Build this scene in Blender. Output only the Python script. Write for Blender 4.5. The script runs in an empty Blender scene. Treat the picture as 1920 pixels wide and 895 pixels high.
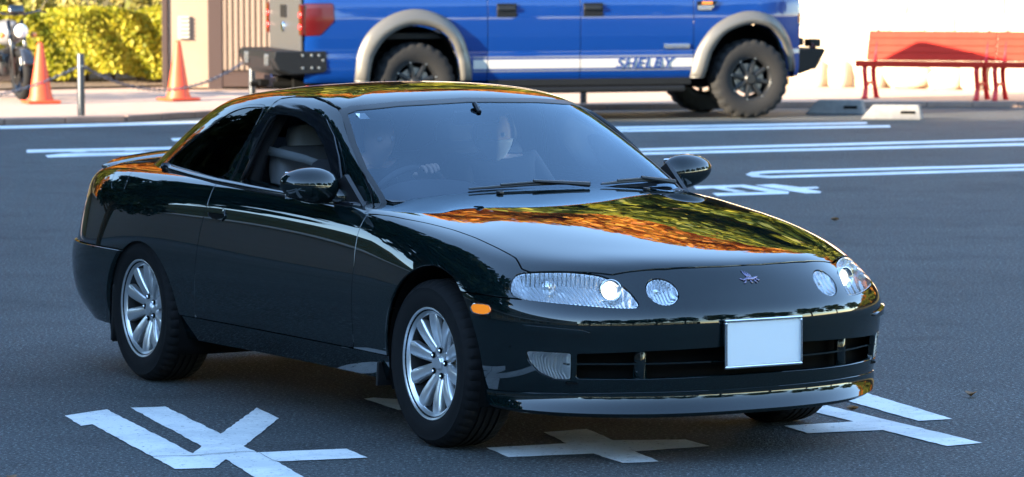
import bpy, bmesh, math, random
import numpy as np
from mathutils import Vector, Matrix
random.seed(7); RNG=np.random.default_rng(7)
scene=bpy.context.scene
COL=scene.collection
# ------------------------------------------------------------------ camera
CAM_H=1.949; PITCH=.0763; ROLL=-.0033
cam=bpy.data.cameras.new('camera'); camo=bpy.data.objects.new('camera',cam); COL.objects.link(camo)
cam.sensor_width=36; cam.lens=7225.35/1920*36; cam.clip_start=.1; cam.clip_end=2000
_r=Vector((1,0,0)); _u=Vector((0,math.sin(PITCH),math.cos(PITCH))); _b=Vector((0,-math.cos(PITCH),math.sin(PITCH)))
_cr,_sr=math.cos(ROLL),math.sin(ROLL)
_R=_r*_cr+_u*_sr; _U=_u*_cr-_r*_sr
camo.matrix_world=Matrix(((_R.x,_U.x,_b.x,0),(_R.y,_U.y,_b.y,0),(_R.z,_U.z,_b.z,CAM_H),(0,0,0,1)))
cam.dof.use_dof=True; cam.dof.focus_distance=15.2; cam.dof.aperture_fstop=7.5
scene.camera=camo
# ------------------------------------------------------------------ sky, sun, exposure
SUN_EL=math.radians(14.5); SUN_DIR=Vector((-.86,-.51,0)).normalized()*math.cos(SUN_EL)+Vector((0,0,math.sin(SUN_EL)))
w=bpy.data.worlds.new('World'); scene.world=w; w.use_nodes=True
nt=w.node_tree; bgn=nt.nodes['Background']
sky=nt.nodes.new('ShaderNodeTexSky'); sky.sky_type='NISHITA'; sky.sun_disc=False
sky.sun_elevation=SUN_EL; sky.sun_rotation=math.atan2(SUN_DIR.x,SUN_DIR.y); sky.altitude=50; sky.air_density=1.0; sky.dust_density=0.0; sky.ozone_density=2.0
nt.links.new(sky.outputs[0],bgn.inputs[0]); bgn.inputs[1].default_value=.15
sl=bpy.data.lights.new('sun','SUN'); sl.energy=4.0; sl.angle=math.radians(.5); sl.color=(1,.84,.62)
so=bpy.data.objects.new('sun',sl); COL.objects.link(so); so.rotation_euler=SUN_DIR.to_track_quat('Z','Y').to_euler()
vs=scene.view_settings; vs.view_transform='Standard'; vs.look='None'; vs.gamma=1; vs.use_curve_mapping=False; vs.exposure=2.9
scene.cycles.use_denoising=True
scene.cycles.max_bounces=10; scene.cycles.transparent_max_bounces=16; scene.cycles.glossy_bounces=5; scene.cycles.caustics_reflective=False; scene.cycles.caustics_refractive=False
scene.cycles.sample_clamp_indirect=6
# ------------------------------------------------------------------ materials
MATS={}
def mat(name, col, rough=.5, metal=0, spec=.5, coat=0, bump=None, noise=None, emit=None, coat_rough=.02, ior=None, sss=None):
    """noise=(scale,amount,colour2)  bump=(scale,strength,distance)"""
    m=bpy.data.materials.new(name); m.use_nodes=True; n=m.node_tree; b=n.nodes['Principled BSDF']
    b.inputs['Base Color'].default_value=(*col,1); b.inputs['Roughness'].default_value=rough; b.inputs['Metallic'].default_value=metal
    b.inputs['Specular IOR Level'].default_value=spec; b.inputs['Coat Weight'].default_value=coat; b.inputs['Coat Roughness'].default_value=coat_rough
    if ior: b.inputs['IOR'].default_value=ior
    tc=None
    if noise or bump: tc=n.nodes.new('ShaderNodeTexCoord')
    if noise:
        t=n.nodes.new('ShaderNodeTexNoise'); t.inputs['Scale'].default_value=noise[0]; t.inputs['Detail'].default_value=6; t.inputs['Roughness'].default_value=.65
        n.links.new(tc.outputs['Object'],t.inputs['Vector'])
        r=n.nodes.new('ShaderNodeValToRGB'); r.color_ramp.elements[0].position=.5-noise[1]; r.color_ramp.elements[1].position=.5+noise[1]
        r.color_ramp.elements[0].color=(*col,1); r.color_ramp.elements[1].color=(*noise[2],1)
        n.links.new(t.outputs['Fac'],r.inputs[0]); n.links.new(r.outputs[0],b.inputs['Base Color'])
    if bump:
        t=n.nodes.new('ShaderNodeTexNoise'); t.inputs['Scale'].default_value=bump[0]; t.inputs['Detail'].default_value=4
        n.links.new(tc.outputs['Object'],t.inputs['Vector'])
        bp=n.nodes.new('ShaderNodeBump'); bp.inputs['Strength'].default_value=bump[1]; bp.inputs['Distance'].default_value=bump[2]
        n.links.new(t.outputs['Fac'],bp.inputs['Height']); n.links.new(bp.outputs[0],b.inputs['Normal'])
    if emit: b.inputs['Emission Color'].default_value=(*emit[0],1); b.inputs['Emission Strength'].default_value=emit[1]
    MATS[name]=m; return m
def glass(name, tint, ior=1.5, rough=0.0, flute=None):
    m=bpy.data.materials.new(name); m.use_nodes=True; n=m.node_tree; n.nodes.remove(n.nodes['Principled BSDF'])
    o=n.nodes['Material Output']; mx=n.nodes.new('ShaderNodeMixShader'); tr=n.nodes.new('ShaderNodeBsdfTransparent'); gl=n.nodes.new('ShaderNodeBsdfGlossy')
    fr=n.nodes.new('ShaderNodeFresnel'); fr.inputs['IOR'].default_value=ior
    tr.inputs[0].default_value=(*tint,1); gl.inputs['Roughness'].default_value=rough
    n.links.new(fr.outputs[0],mx.inputs[0]); n.links.new(tr.outputs[0],mx.inputs[1]); n.links.new(gl.outputs[0],mx.inputs[2]); n.links.new(mx.outputs[0],o.inputs['Surface'])
    if flute:
        tc=n.nodes.new('ShaderNodeTexCoord'); wv=n.nodes.new('ShaderNodeTexWave'); wv.bands_direction=flute[1]; wv.inputs['Scale'].default_value=flute[0]
        bp=n.nodes.new('ShaderNodeBump'); bp.inputs['Strength'].default_value=flute[2]; bp.inputs['Distance'].default_value=.004
        n.links.new(tc.outputs['Object'],wv.inputs['Vector']); n.links.new(wv.outputs['Fac'],bp.inputs['Height'])
        n.links.new(bp.outputs[0],gl.inputs['Normal']); n.links.new(bp.outputs[0],fr.inputs['Normal'])
    MATS[name]=m; return m
# ------------------------------------------------------------------ object helpers
def link(o,parent=None):
    COL.objects.link(o)
    if parent is not None: o.parent=parent
    return o
def tag(o,label=None,cat=None,group=None,kind=None):
    if label: o['label']=label
    if cat: o['category']=cat
    if group: o['group']=group
    if kind: o['kind']=kind
    return o
def thing(name,label,cat,loc=(0,0,0),rz=0,group=None):
    o=bpy.data.objects.new(name,None); o.empty_display_size=.2; COL.objects.link(o)
    o.location=loc; o.rotation_euler=(0,0,rz); return tag(o,label,cat,group)
def mesh(name,v,f,m,parent=None,smooth=False,normals=None):
    me=bpy.data.meshes.new(name)
    me.from_pydata([tuple(map(float,p)) for p in v],[],[tuple(map(int,q)) for q in f]); me.update()
    if m is not None: me.materials.append(MATS[m] if isinstance(m,str) else m)
    if smooth or normals is not None: me.shade_smooth()
    if normals is not None: me.normals_split_custom_set_from_vertices([tuple(map(float,q)) for q in normals])
    return link(bpy.data.objects.new(name,me),parent)
def copy_tree(o,parent=None):
    c=o.copy(); COL.objects.link(c); c.parent=parent
    for ch in list(o.children): copy_tree(ch,c)
    return c
class B:
    """collects shapes into one mesh"""
    def __init__(s): s.v=[]; s.f=[]
    def add(s,v,f):
        k=len(s.v); s.v+= [tuple(map(float,p)) for p in v]; s.f+=[tuple(i+k for i in q) for q in f]; return s
    def box(s,c,d,rot=None,bev=0):
        x,y,z=[q/2 for q in d]
        if bev>0:
            b=min(bev,x*.95,y*.95,z*.95); pts=[]; F=[]
            bm=bmesh.new(); bmesh.ops.create_cube(bm,size=1); bmesh.ops.scale(bm,vec=(2*x,2*y,2*z),verts=bm.verts)
            bmesh.ops.bevel(bm,geom=bm.edges[:],offset=b,segments=2,profile=.5,affect='EDGES')
            bm.verts.index_update(); pts=[v.co.copy() for v in bm.verts]; F=[[v.index for v in f.verts] for f in bm.faces]; bm.free()
        else:
            pts=[Vector((i*x,j*y,k*z)) for i in(-1,1) for j in(-1,1) for k in(-1,1)]
            F=[(0,1,3,2),(4,6,7,5),(0,4,5,1),(2,3,7,6),(0,2,6,4),(1,5,7,3)]
        if rot is not None:
            M=rot if isinstance(rot,Matrix) else Matrix.Rotation(rot[1],3,rot[0]); pts=[M@p for p in pts]
        return s.add([p+Vector(c) for p in pts],F)
    def tube(s,pts,r,n=8,caps=True):
        P=[Vector(p) for p in pts]; rr=r if hasattr(r,'__len__') else [r]*len(P)
        up=Vector((0,0,1)); V=[];F=[]
        for i,p in enumerate(P):
            t=(P[min(i+1,len(P)-1)]-P[max(i-1,0)]).normalized()
            if i==0:
                a=t.orthogonal().normalized()
            else:
                a=(a-t*a.dot(t)); a=a.normalized() if a.length>1e-6 else t.orthogonal().normalized()
            b=t.cross(a)
            for k in range(n):
                q=2*math.pi*k/n; V.append(p+(a*math.cos(q)+b*math.sin(q))*rr[i])
        for i in range(len(P)-1):
            for k in range(n):
                F.append((i*n+k,i*n+(k+1)%n,(i+1)*n+(k+1)%n,(i+1)*n+k))
        if caps: F.append(tuple(range(n))[::-1]); F.append(tuple((len(P)-1)*n+k for k in range(n)))
        return s.add(V,F)
    def lathe(s,prof,c=(0,0,0),axis='z',n=32,closed=False):
        """prof [(r,h)]"""
        V=[];F=[]
        for r,h in prof:
            for k in range(n):
                q=2*math.pi*k/n; u,v=r*math.cos(q),r*math.sin(q)
                p={'z':(u,v,h),'y':(u,h,-v),'x':(h,u,v)}[axis]
                V.append((p[0]+c[0],p[1]+c[1],p[2]+c[2]))
        m=len(prof)
        for i in range(m if closed else m-1):
            j=(i+1)%m
            for k in range(n): F.append((i*n+k,i*n+(k+1)%n,j*n+(k+1)%n,j*n+k))
        return s.add(V,F)
    def prism(s,out,depth,M=None):
        """outline in local xz, extruded along local y from 0 to depth"""
        n=len(out); V=[Vector((x,0,z)) for x,z in out]+[Vector((x,depth,z)) for x,z in out]
        F=[tuple(range(n)),tuple(range(2*n-1,n-1,-1))]+[(i,i+n,(i+1)%n+n,(i+1)%n) for i in range(n)]
        if M is not None: V=[M@v for v in V]
        return s.add(V,F)
    def build(s,name,m,parent=None,smooth=False,auto=None,bevel=0):
        o=mesh(name,s.v,s.f,m,parent,smooth)
        if auto is not None:
            bm=bmesh.new(); bm.from_mesh(o.data); bmesh.ops.recalc_face_normals(bm,faces=bm.faces)
            for e in bm.edges:
                if len(e.link_faces)==2 and e.calc_face_angle(0)>math.radians(auto): e.smooth=False
            for f in bm.faces: f.smooth=True
            bm.to_mesh(o.data); bm.free()
        if bevel:
            md=o.modifiers.new('bevel','BEVEL'); md.width=bevel; md.segments=2; md.limit_method='ANGLE'; md.angle_limit=math.radians(40)
        return o
# ------------------------------------------------------------------ panel kit: implicit cutting of smooth surfaces
class PM:
    def __init__(s,v,n,f): s.v=v; s.n=n; s.f=f
def grid_pm(A,N):
    V,U,_=A.shape; idx=np.arange(V*U).reshape(V,U)
    f=np.stack([idx[:-1,:-1],idx[:-1,1:],idx[1:,1:],idx[1:,:-1]],-1).reshape(-1,4)
    v=A.reshape(-1,3); n=N.reshape(-1,3)
    # orient
    a=np.cross(v[f[:,1]]-v[f[:,0]],v[f[:,3]]-v[f[:,0]]); s=(a*n[f[:,0]]).sum(1).sum()
    if s<0: f=f[:,::-1]
    return PM(v,n,[tuple(q) for q in f.tolist()])
def clip(pm,f):
    """keep the part where f<=0 (f: per-vertex values)"""
    f=np.where(np.abs(f)<1e-6,-1e-6,f); neg=(f<=0); ng=neg.tolist()
    V=[];N=[];F=[];mp={};cut={}
    v=pm.v;n=pm.n;fl=f.tolist()
    def keepv(i):
        k=mp.get(i)
        if k is None: k=mp[i]=len(V); V.append(v[i]); N.append(n[i])
        return k
    def cutv(i,j):
        key=(i,j) if i<j else (j,i); k=cut.get(key)
        if k is None:
            t=fl[i]/(fl[i]-fl[j]); q=n[i]+(n[j]-n[i])*t
            k=cut[key]=len(V); V.append(v[i]+(v[j]-v[i])*t); N.append(q/max(np.linalg.norm(q),1e-9))
        return k
    for p in pm.f:
        c=sum(ng[i] for i in p)
        if c==0: continue
        if c==len(p): F.append(tuple(keepv(i) for i in p)); continue
        o=[];m=len(p)
        for a in range(m):
            i,j=p[a],p[(a+1)%m]
            if ng[i]: o.append(keepv(i))
            if ng[i]!=ng[j]: o.append(cutv(i,j))
        if len(o)>2: F.append(tuple(o))
    return PM(np.array(V).reshape(-1,3),np.array(N).reshape(-1,3),F)
def sdf(px,py,poly):
    """signed distance to closed polygon, negative inside"""
    P=np.asarray(poly,float); Q=np.roll(P,-1,0)
    d2=np.full(px.shape,1e9); ins=np.zeros(px.shape,bool)
    for (ax,ay),(bx,by) in zip(P,Q):
        ex,ey=bx-ax,by-ay; wx,wy=px-ax,py-ay
        t=np.clip((wx*ex+wy*ey)/max(ex*ex+ey*ey,1e-12),0,1)
        d2=np.minimum(d2,(wx-ex*t)**2+(wy-ey*t)**2)
        c=((ay<=py)&(by>py))|((by<=py)&(ay>py))
        if by!=ay: ins^= c&(px<ax+(py-ay)/(by-ay)*ex)
    d=np.sqrt(d2); return np.where(ins,-d,d)
def smooth_loop(P,sub=6):
    P=np.asarray(P,float); n=len(P); out=[]
    for i in range(n):
        a,b,c,d=P[i-1],P[i],P[(i+1)%n],P[(i+2)%n]
        for k in range(sub):
            t=k/sub; out.append(.5*((2*b)+(c-a)*t+(2*a-5*b+4*c-d)*t*t+(3*b-a-3*c+d)*t**3))
    return np.array(out)
def pm_mesh(name,pm,m,parent,side,flange=.012,disp=None,edge_round=True):
    """side: 1 left, -1 right, 0 both halves joined"""
    v=pm.v.copy(); n=pm.n.copy()
    if disp is not None: v=v+n*(np.asarray(disp(v)).reshape(-1,1) if callable(disp) else disp)
    F=list(pm.f); 
    cnt={}
    for p in F:
        for a in range(len(p)):
            i,j=p[a],p[(a+1)%len(p)]; k=(i,j) if i<j else (j,i)
            cnt[k]=cnt.get(k,0)+1 if k in cnt else 1
    if flange:
        V=[*v];N=[*n]; ext={}
        bnd=[]
        for p in F:
            for a in range(len(p)):
                i,j=p[a],p[(a+1)%len(p)]; k=(i,j) if i<j else (j,i)
                if cnt[k]==1 and not(side==0 and abs(v[i][1])<1e-5 and abs(v[j][1])<1e-5): bnd.append((i,j))
        # outward in-surface direction per boundary vertex
        od={}
        for i,j in bnd:
            e=v[j]-v[i]; 
            for q in(i,j):
                od[q]=od.get(q,0)+np.cross(e,n[q])
        for i,j in bnd:
            for q in(i,j):
                if q not in ext:
                    o=od[q]/max(np.linalg.norm(od[q]),1e-9)
                    a=len(V); V.append(v[q]); N.append((n[q]+o)/np.linalg.norm(n[q]+o+1e-9)); 
                    V.append(v[q]-n[q]*flange); N.append(o); ext[q]=(a,a+1)
        for i,j in bnd:
            F.append((ext[i][0],ext[i][1],ext[j][1],ext[j][0]))
        v=np.array(V).reshape(-1,3); n=np.array(N).reshape(-1,3)
    mir=np.array([1,-1,1.])
    if side==-1: v=v*mir; n=n*mir; F=[p[::-1] for p in F]
    elif side==0:
        k=len(v); on=np.abs(v[:,1])<1e-5; mp=np.where(on,np.arange(k),np.cumsum(~on)-1+k)
        v2=(v*mir)[~on]; n2=(n*mir)[~on]
        F=F+[tuple(int(mp[i]) for i in p[::-1]) for p in F]
        v=np.concatenate([v,v2]); n=np.concatenate([n,n2])
    return mesh(name,v,F,m,parent,normals=n)
# ================================================================== setting
def asphalt():
    m=mat('asphalt',(.05,.052,.056),.78,spec=.35); n=m.node_tree; b=n.nodes['Principled BSDF']
    tc=n.nodes.new('ShaderNodeTexCoord')
    def noise(s,d=3,r=.6):
        t=n.nodes.new('ShaderNodeTexNoise'); t.inputs['Scale'].default_value=s; t.inputs['Detail'].default_value=d; t.inputs['Roughness'].default_value=r; n.links.new(tc.outputs['Object'],t.inputs['Vector']); return t
    big=noise(.35,5); fine=noise(58,2,.9); vor=n.nodes.new('ShaderNodeTexVoronoi'); vor.inputs['Scale'].default_value=120; n.links.new(tc.outputs['Object'],vor.inputs['Vector'])
    r1=n.nodes.new('ShaderNodeValToRGB'); r1.color_ramp.elements[0].position=.35; r1.color_ramp.elements[0].color=(.050,.059,.062,1); r1.color_ramp.elements[1].position=.68; r1.color_ramp.elements[1].color=(.078,.089,.092,1)
    n.links.new(big.outputs['Fac'],r1.inputs[0])
    st=noise(1.7,8,.7); r3=n.nodes.new('ShaderNodeValToRGB'); r3.color_ramp.elements[0].position=.30; r3.color_ramp.elements[0].color=(.62,.62,.62,1); r3.color_ramp.elements[1].position=.50; r3.color_ramp.elements[1].color=(1,1,1,1); n.links.new(st.outputs['Fac'],r3.inputs[0])
    m3=n.nodes.new('ShaderNodeMixRGB'); m3.blend_type='MULTIPLY'; m3.inputs[0].default_value=1; n.links.new(r1.outputs[0],m3.inputs[1]); n.links.new(r3.outputs[0],m3.inputs[2])
    r2=n.nodes.new('ShaderNodeValToRGB'); r2.color_ramp.elements[0].position=.36; r2.color_ramp.elements[0].color=(.25,.25,.25,1); r2.color_ramp.elements[1].position=.72; r2.color_ramp.elements[1].color=(4.2,4.2,4.2,1); _e=r2.color_ramp.elements.new(.56); _e.color=(.95,.95,.95,1)
    n.links.new(fine.outputs['Fac'],r2.inputs[0])
    mx=n.nodes.new('ShaderNodeMixRGB'); mx.blend_type='MULTIPLY'; mx.inputs[0].default_value=1; n.links.new(m3.outputs[0],mx.inputs[1]); n.links.new(r2.outputs[0],mx.inputs[2]); n.links.new(mx.outputs[0],b.inputs['Base Color'])
    bp=n.nodes.new('ShaderNodeBump'); bp.inputs['Strength'].default_value=.7; bp.inputs['Distance'].default_value=.006; n.links.new(vor.outputs['Distance'],bp.inputs['Height']); n.links.new(bp.outputs[0],b.inputs['Normal'])
asphalt()
def paint():
    m=mat('road_paint',(.66,.68,.68),.65,bump=(90,.5,.004)); n=m.node_tree; b=n.nodes['Principled BSDF']; tc=n.nodes.new('ShaderNodeTexCoord')
    def nz(s,d,r):
        t=n.nodes.new('ShaderNodeTexNoise'); t.inputs['Scale'].default_value=s; t.inputs['Detail'].default_value=d; t.inputs['Roughness'].default_value=r; n.links.new(tc.outputs['Object'],t.inputs['Vector']); return t
    def ramp(t,p0,c0,p1,c1):
        r=n.nodes.new('ShaderNodeValToRGB'); r.color_ramp.elements[0].position=p0; r.color_ramp.elements[0].color=(*c0,1); r.color_ramp.elements[1].position=p1; r.color_ramp.elements[1].color=(*c1,1); n.links.new(t.outputs['Fac'],r.inputs[0]); return r
    a=ramp(nz(2.2,6,.7),.40,(.58,.61,.61),.56,(.76,.78,.77)); c=ramp(nz(40,3,.8),.30,(.12,.13,.13),.40,(1,1,1))
    mx=n.nodes.new('ShaderNodeMixRGB'); mx.blend_type='MULTIPLY'; mx.inputs[0].default_value=1; n.links.new(a.outputs[0],mx.inputs[1]); n.links.new(c.outputs[0],mx.inputs[2]); n.links.new(mx.outputs[0],b.inputs['Base Color'])
paint()
mat('paving',(.38,.255,.19),.8,noise=(7,.25,(.46,.33,.25)),bump=(25,.4,.01)); mat('kerb_concrete',(.20,.13,.105),.85,noise=(8,.3,(.26,.18,.14)),bump=(60,.4,.004))
mat('soil',(.10,.065,.04),.95,noise=(9,.3,(.18,.12,.07)),bump=(18,1,.04))
mat('wall_stone',(.66,.55,.40),.9,noise=(3,.35,(.50,.40,.28)),bump=(14,.8,.03)); mat('wall_mortar',(.60,.50,.36),.95,bump=(20,.8,.02))
tag(mesh('ground',[(-1500,-1500,0),(1500,-1500,0),(1500,1500,0),(-1500,1500,0)],[(0,1,2,3)],'asphalt'),kind='structure')
MARKS={
'glyph':[(-1.857, 15.885), (-1.707, 16.101), (-1.226, 14.68), (-1.211, 14.9), (-1.611, 16.154), (-1.468, 16.188), (-1.165, 15.275), (-1.077, 16.14), (-0.962, 15.771), (-1.047, 14.895), (-0.982, 14.705), (-0.642, 14.806), (-0.55, 14.54), (-0.889, 14.443), (-0.671, 13.683), (-0.841, 13.66), (-1.087, 14.508), (-1.111, 14.27), (-1.258, 14.245), (-1.713, 15.597), (-1.752, 15.546)],
'mid':[(-0.102, 14.824), (0.21, 14.944), (0.125, 15.292), (0.298, 15.389), (0.396, 15.036), (0.679, 15.046), (0.763, 14.85), (0.469, 14.7), (0.552, 14.408), (0.414, 14.366), (0.308, 14.642), (-0.017, 14.543)],
'r1':[(1.224, 16.941), (1.399, 17.06), (1.802, 15.68), (1.655, 15.613)],
'r2':[(1.113, 16.679), (1.831, 14.919), (1.684, 14.827), (1.482, 15.324), (1.175, 15.231), (1.097, 15.471), (1.389, 15.603), (1.011, 16.543)],
'small':[(-0.639, 16.452), (-0.599, 16.49), (-0.138, 16.227), (-0.135, 15.857), (-0.483, 16.049)],
'kerbline':[(-6.581, 40.987), (-5.532, 41.636), (-3.31, 42.737), (-3.261, 42.097), (-5.443, 40.969), (-6.469, 40.283)],
'R1a':[(-3.443, 38.869), (0.968, 40.947), (3.864, 41.91), (3.83, 41.477), (0.957, 40.476), (-3.369, 38.337)],
'R1b':[(-1.93, 38.771), (1.168, 40.403), (4.04, 41.157), (4.004, 40.68), (1.153, 39.887), (-1.904, 38.243)],
'R2a':[(0.102, 36.014), (1.277, 36.648), (5.55, 38.499), (5.49, 38.081), (1.263, 36.223), (0.101, 35.604)],
'R2b':[(0.1, 35.335), (1.253, 35.945), (5.417, 37.572), (5.345, 37.077), (1.239, 35.536), (0.099, 34.896)],
'R3':[(1.972, 32.447), (2.038, 32.786), (2.196, 32.97), (4.901, 33.982), (4.848, 33.616), (2.195, 32.624), (2.098, 32.516), (2.075, 32.367), (2.17, 32.249), (4.819, 33.416), (4.763, 33.023), (2.148, 31.919), (2.005, 32.11)],
'La':[(-4.634, 36.772), (-3.246, 37.218), (-3.204, 36.732), (-4.568, 36.25)],
'Lb':[(-4.336, 35.778), (-4.198, 36.089), (-3.179, 36.446), (-3.138, 35.979), (-4.267, 35.415)],
'Lc':[(-4.238, 36.435), (-4.069, 36.5), (-3.991, 36.252), (-4.111, 36.204)],
'Ld':[(-3.711, 36.611), (-3.553, 36.658), (-3.472, 36.445), (-3.647, 36.381)],
'T1':[(1.458, 30.898), (1.876, 31.082), (2.176, 30.161), (2.149, 29.905), (1.586, 29.679), (1.563, 30.031), (2.007, 30.138), (1.828, 30.777), (1.462, 30.527)],
'T2':[(1.958, 31.009), (2.117, 31.139), (2.302, 30.719), (2.443, 30.779), (2.444, 30.577), (2.337, 30.516), (2.429, 30.181), (2.405, 29.988), (2.287, 29.962)],
'T3':[(1.574, 30.648), (1.67, 30.697), (1.847, 30.107), (1.745, 30.079)],
}
def ragged(v,amp):
    out=[]
    for (x0,y0),(x1,y1) in zip(v,v[1:]+v[:1]):
        n=max(1,int(math.hypot(x1-x0,y1-y0)/.045))
        for i in range(n):
            t=i/n; a=amp if i else amp*.5; out.append((x0+(x1-x0)*t+random.uniform(-a,a),y0+(y1-y0)*t+random.uniform(-a,a)))
    return out
CRACK=[(-1.376, 14.576), (-1.296, 14.604), (-1.22, 14.603), (-1.156, 14.647), (-1.097, 14.677), (-1.025, 14.721), (-0.978, 14.705), (-0.944, 14.581), (-0.906, 14.458), (-0.884, 14.428)]
V=[];F=[]
for i,(x,y) in enumerate(CRACK):
    w_=.0015+.002*random.random(); V+=[(x,y-w_*2,.007),(x,y+w_*2,.007)]
    if i: k=2*i; F.append((k-2,k,k+1,k-1))
mat('crack_dark',(.015,.016,.018),.9)
tag(mesh('pavement_crack',V,F,'crack_dark'),kind='structure')
for k,v in MARKS.items():
    z=.004 if k not in('T3','Lc','Ld') else .008
    if k in('glyph','mid','r1','r2','small'): v=ragged(v,.0035)
    tag(mesh('road_marking',[(x,y,z) for x,y in v],[tuple(range(len(v)))],'road_paint'),kind='structure')
# sidewalk with kerb stones
KERB=[(-16,37.2),(-9,40.35),(-5.55,41.95),(-4.3,42.6),(-3.3,44.0),(0,45.05),(3.3,45.75),(6,45.65),(16,45.3)]
SW=tag(mesh('sidewalk',[(x,y,.066) for x,y in KERB]+[(16,70,.10),(-16,70,.10)],[tuple(range(len(KERB)+2))],'paving'),kind='structure')
kb=B(); kb.box((0,0,.035),(.594,.15,.075),bev=.012); kmesh=None
for (x0,y0),(x1,y1) in zip(KERB[:-1],KERB[1:]):
    L=math.hypot(x1-x0,y1-y0); n=max(1,round(L/.6)); a=math.atan2(y1-y0,x1-x0)
    for i in range(n):
        t=(i+.5)/n
        if kmesh is None: o=kb.build('kerb_stone','kerb_concrete',SW); kmesh=o.data
        else: o=link(bpy.data.objects.new('kerb_stone',kmesh),SW)
        o.location=(x0+(x1-x0)*t,y0+(y1-y0)*t,.0); o.rotation_euler=(0,0,a); o.scale=(L/n/.6,1,1)
tag(mesh('planting_bed',[(-14,48.6,.104),(-7.2,49.6,.104),(-5.2,50.5,.106),(-4.55,50.9,.106),(-4.55,58,.3),(-14,58,.3)],[(0,1,2,3,4,5)],'soil'),kind='structure')
# hillside far behind
V=[];F=[];nx,ny=40,14
for j in range(ny+1):
    for i in range(nx+1):
        x=-42+160*i/nx; t=j/ny; y=58+80*t
        V.append((x,y,.05+34*t**1.05+1.2*math.sin(x*.11+t*3)*t))
for j in range(ny):
    for i in range(nx): k=j*(nx+1)+i; F.append((k,k+1,k+nx+2,k+nx+1))
mat('hill_grass',(.06,.075,.025),.95,noise=(.4,.3,(.13,.08,.03)))
tag(mesh('hillside',V,F,'hill_grass',smooth=True),kind='structure')
# ------------------------------------------------------------------ stone wall behind the bench
def rock_meshes(n=6,seed=3):
    out=[]
    rr=np.random.default_rng(seed)
    for k in range(n):
        bm=bmesh.new(); bmesh.ops.create_icosphere(bm,subdivisions=2,radius=1)
        ph=rr.random((4,3))*6
        for v in bm.verts:
            c=v.co; d=1+.12*math.sin(2.3*c.x+ph[0,0])+.12*math.sin(2.9*c.y+ph[0,1])+.10*math.sin(3.3*c.z+ph[0,2])+.05*math.sin(6*c.x+5*c.z+ph[1,0])
            c=Vector([math.copysign(abs(q)**.72,q) for q in c])*d; v.co=c
        me=bpy.data.meshes.new('stone'); bm.to_mesh(me); bm.free(); me.materials.append(MATS['wall_stone']); me.shade_smooth(); out.append(me)
    return out
ROCKS=rock_meshes()
wall=thing('stone_wall','tall pale rubble stone wall in full sun behind the red bench','wall',(0,0,0))
WP=[(-1.2,53.6),(2.0,51.9),(3.8,50.6),(6.4,48.9),(9.5,47.2)]
b=B()
for (x0,y0),(x1,y1) in zip(WP[:-1],WP[1:]):
    a=math.atan2(y1-y0,x1-x0); L=math.hypot(x1-x0,y1-y0)
    b.box(((x0+x1)/2-math.sin(a)*.285,(y0+y1)/2+math.cos(a)*.285,1.6),(L+.1,.5,3.4),rot=('Z',a))
b.build('wall_core','wall_mortar',wall)
for (x0,y0),(x1,y1) in zip(WP[:-1],WP[1:]):
    a=math.atan2(y1-y0,x1-x0); L=math.hypot(x1-x0,y1-y0); row=0; z=.22
    while z<2.5:
        h=.36 if row==0 else random.uniform(.24,.34); x=-.05+random.uniform(-.15,.1)
        while x<L:
            wd=random.uniform(.32,.62)*(1.15 if row==0 else 1)
            o=link(bpy.data.objects.new('stone',random.choice(ROCKS)),wall)
            t=(x+wd/2)/L; o.location=(x0+(x1-x0)*t-math.sin(a)*.08,y0+(y1-y0)*t+math.cos(a)*.08,z); o.rotation_euler=(random.uniform(-.08,.08),random.choice((0,math.pi))+random.uniform(-.05,.05),a)
            o.scale=(wd*.5,random.uniform(.075,.10)+(.14 if row==0 else 0),h*.52); x+=wd*.98
        z+=h*.92; row+=1
# ------------------------------------------------------------------ hedge
def leaf_cloud(name,pts,nrm,size,m,parent,jit=.8,aspect=.6):
    n=len(pts); u=RNG.normal(size=(n,3)); d=nrm+jit*RNG.normal(size=(n,3)); d/=np.linalg.norm(d,axis=1,keepdims=True)
    u-=d*(u*d).sum(1,keepdims=True); u/=np.linalg.norm(u,axis=1,keepdims=True); w=np.cross(d,u)
    s=(size*(.6+.8*RNG.random(n)))[:,None]
    c=np.stack([pts-u*s*.5,pts-w*s*aspect*.5+d*s*.08,pts+u*s*.5,pts+w*s*aspect*.5+d*s*.08],1).reshape(-1,3)
    me=bpy.data.meshes.new(name); me.vertices.add(4*n); me.vertices.foreach_set('co',c.astype(np.float32).ravel())
    me.loops.add(4*n); me.loops.foreach_set('vertex_index',np.arange(4*n,dtype=np.int32)); me.polygons.add(n); me.polygons.foreach_set('loop_start',np.arange(0,4*n,4,dtype=np.int32)); me.update(calc_edges=True)
    me.materials.append(MATS[m]); return link(bpy.data.objects.new(name,me),parent)
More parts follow.
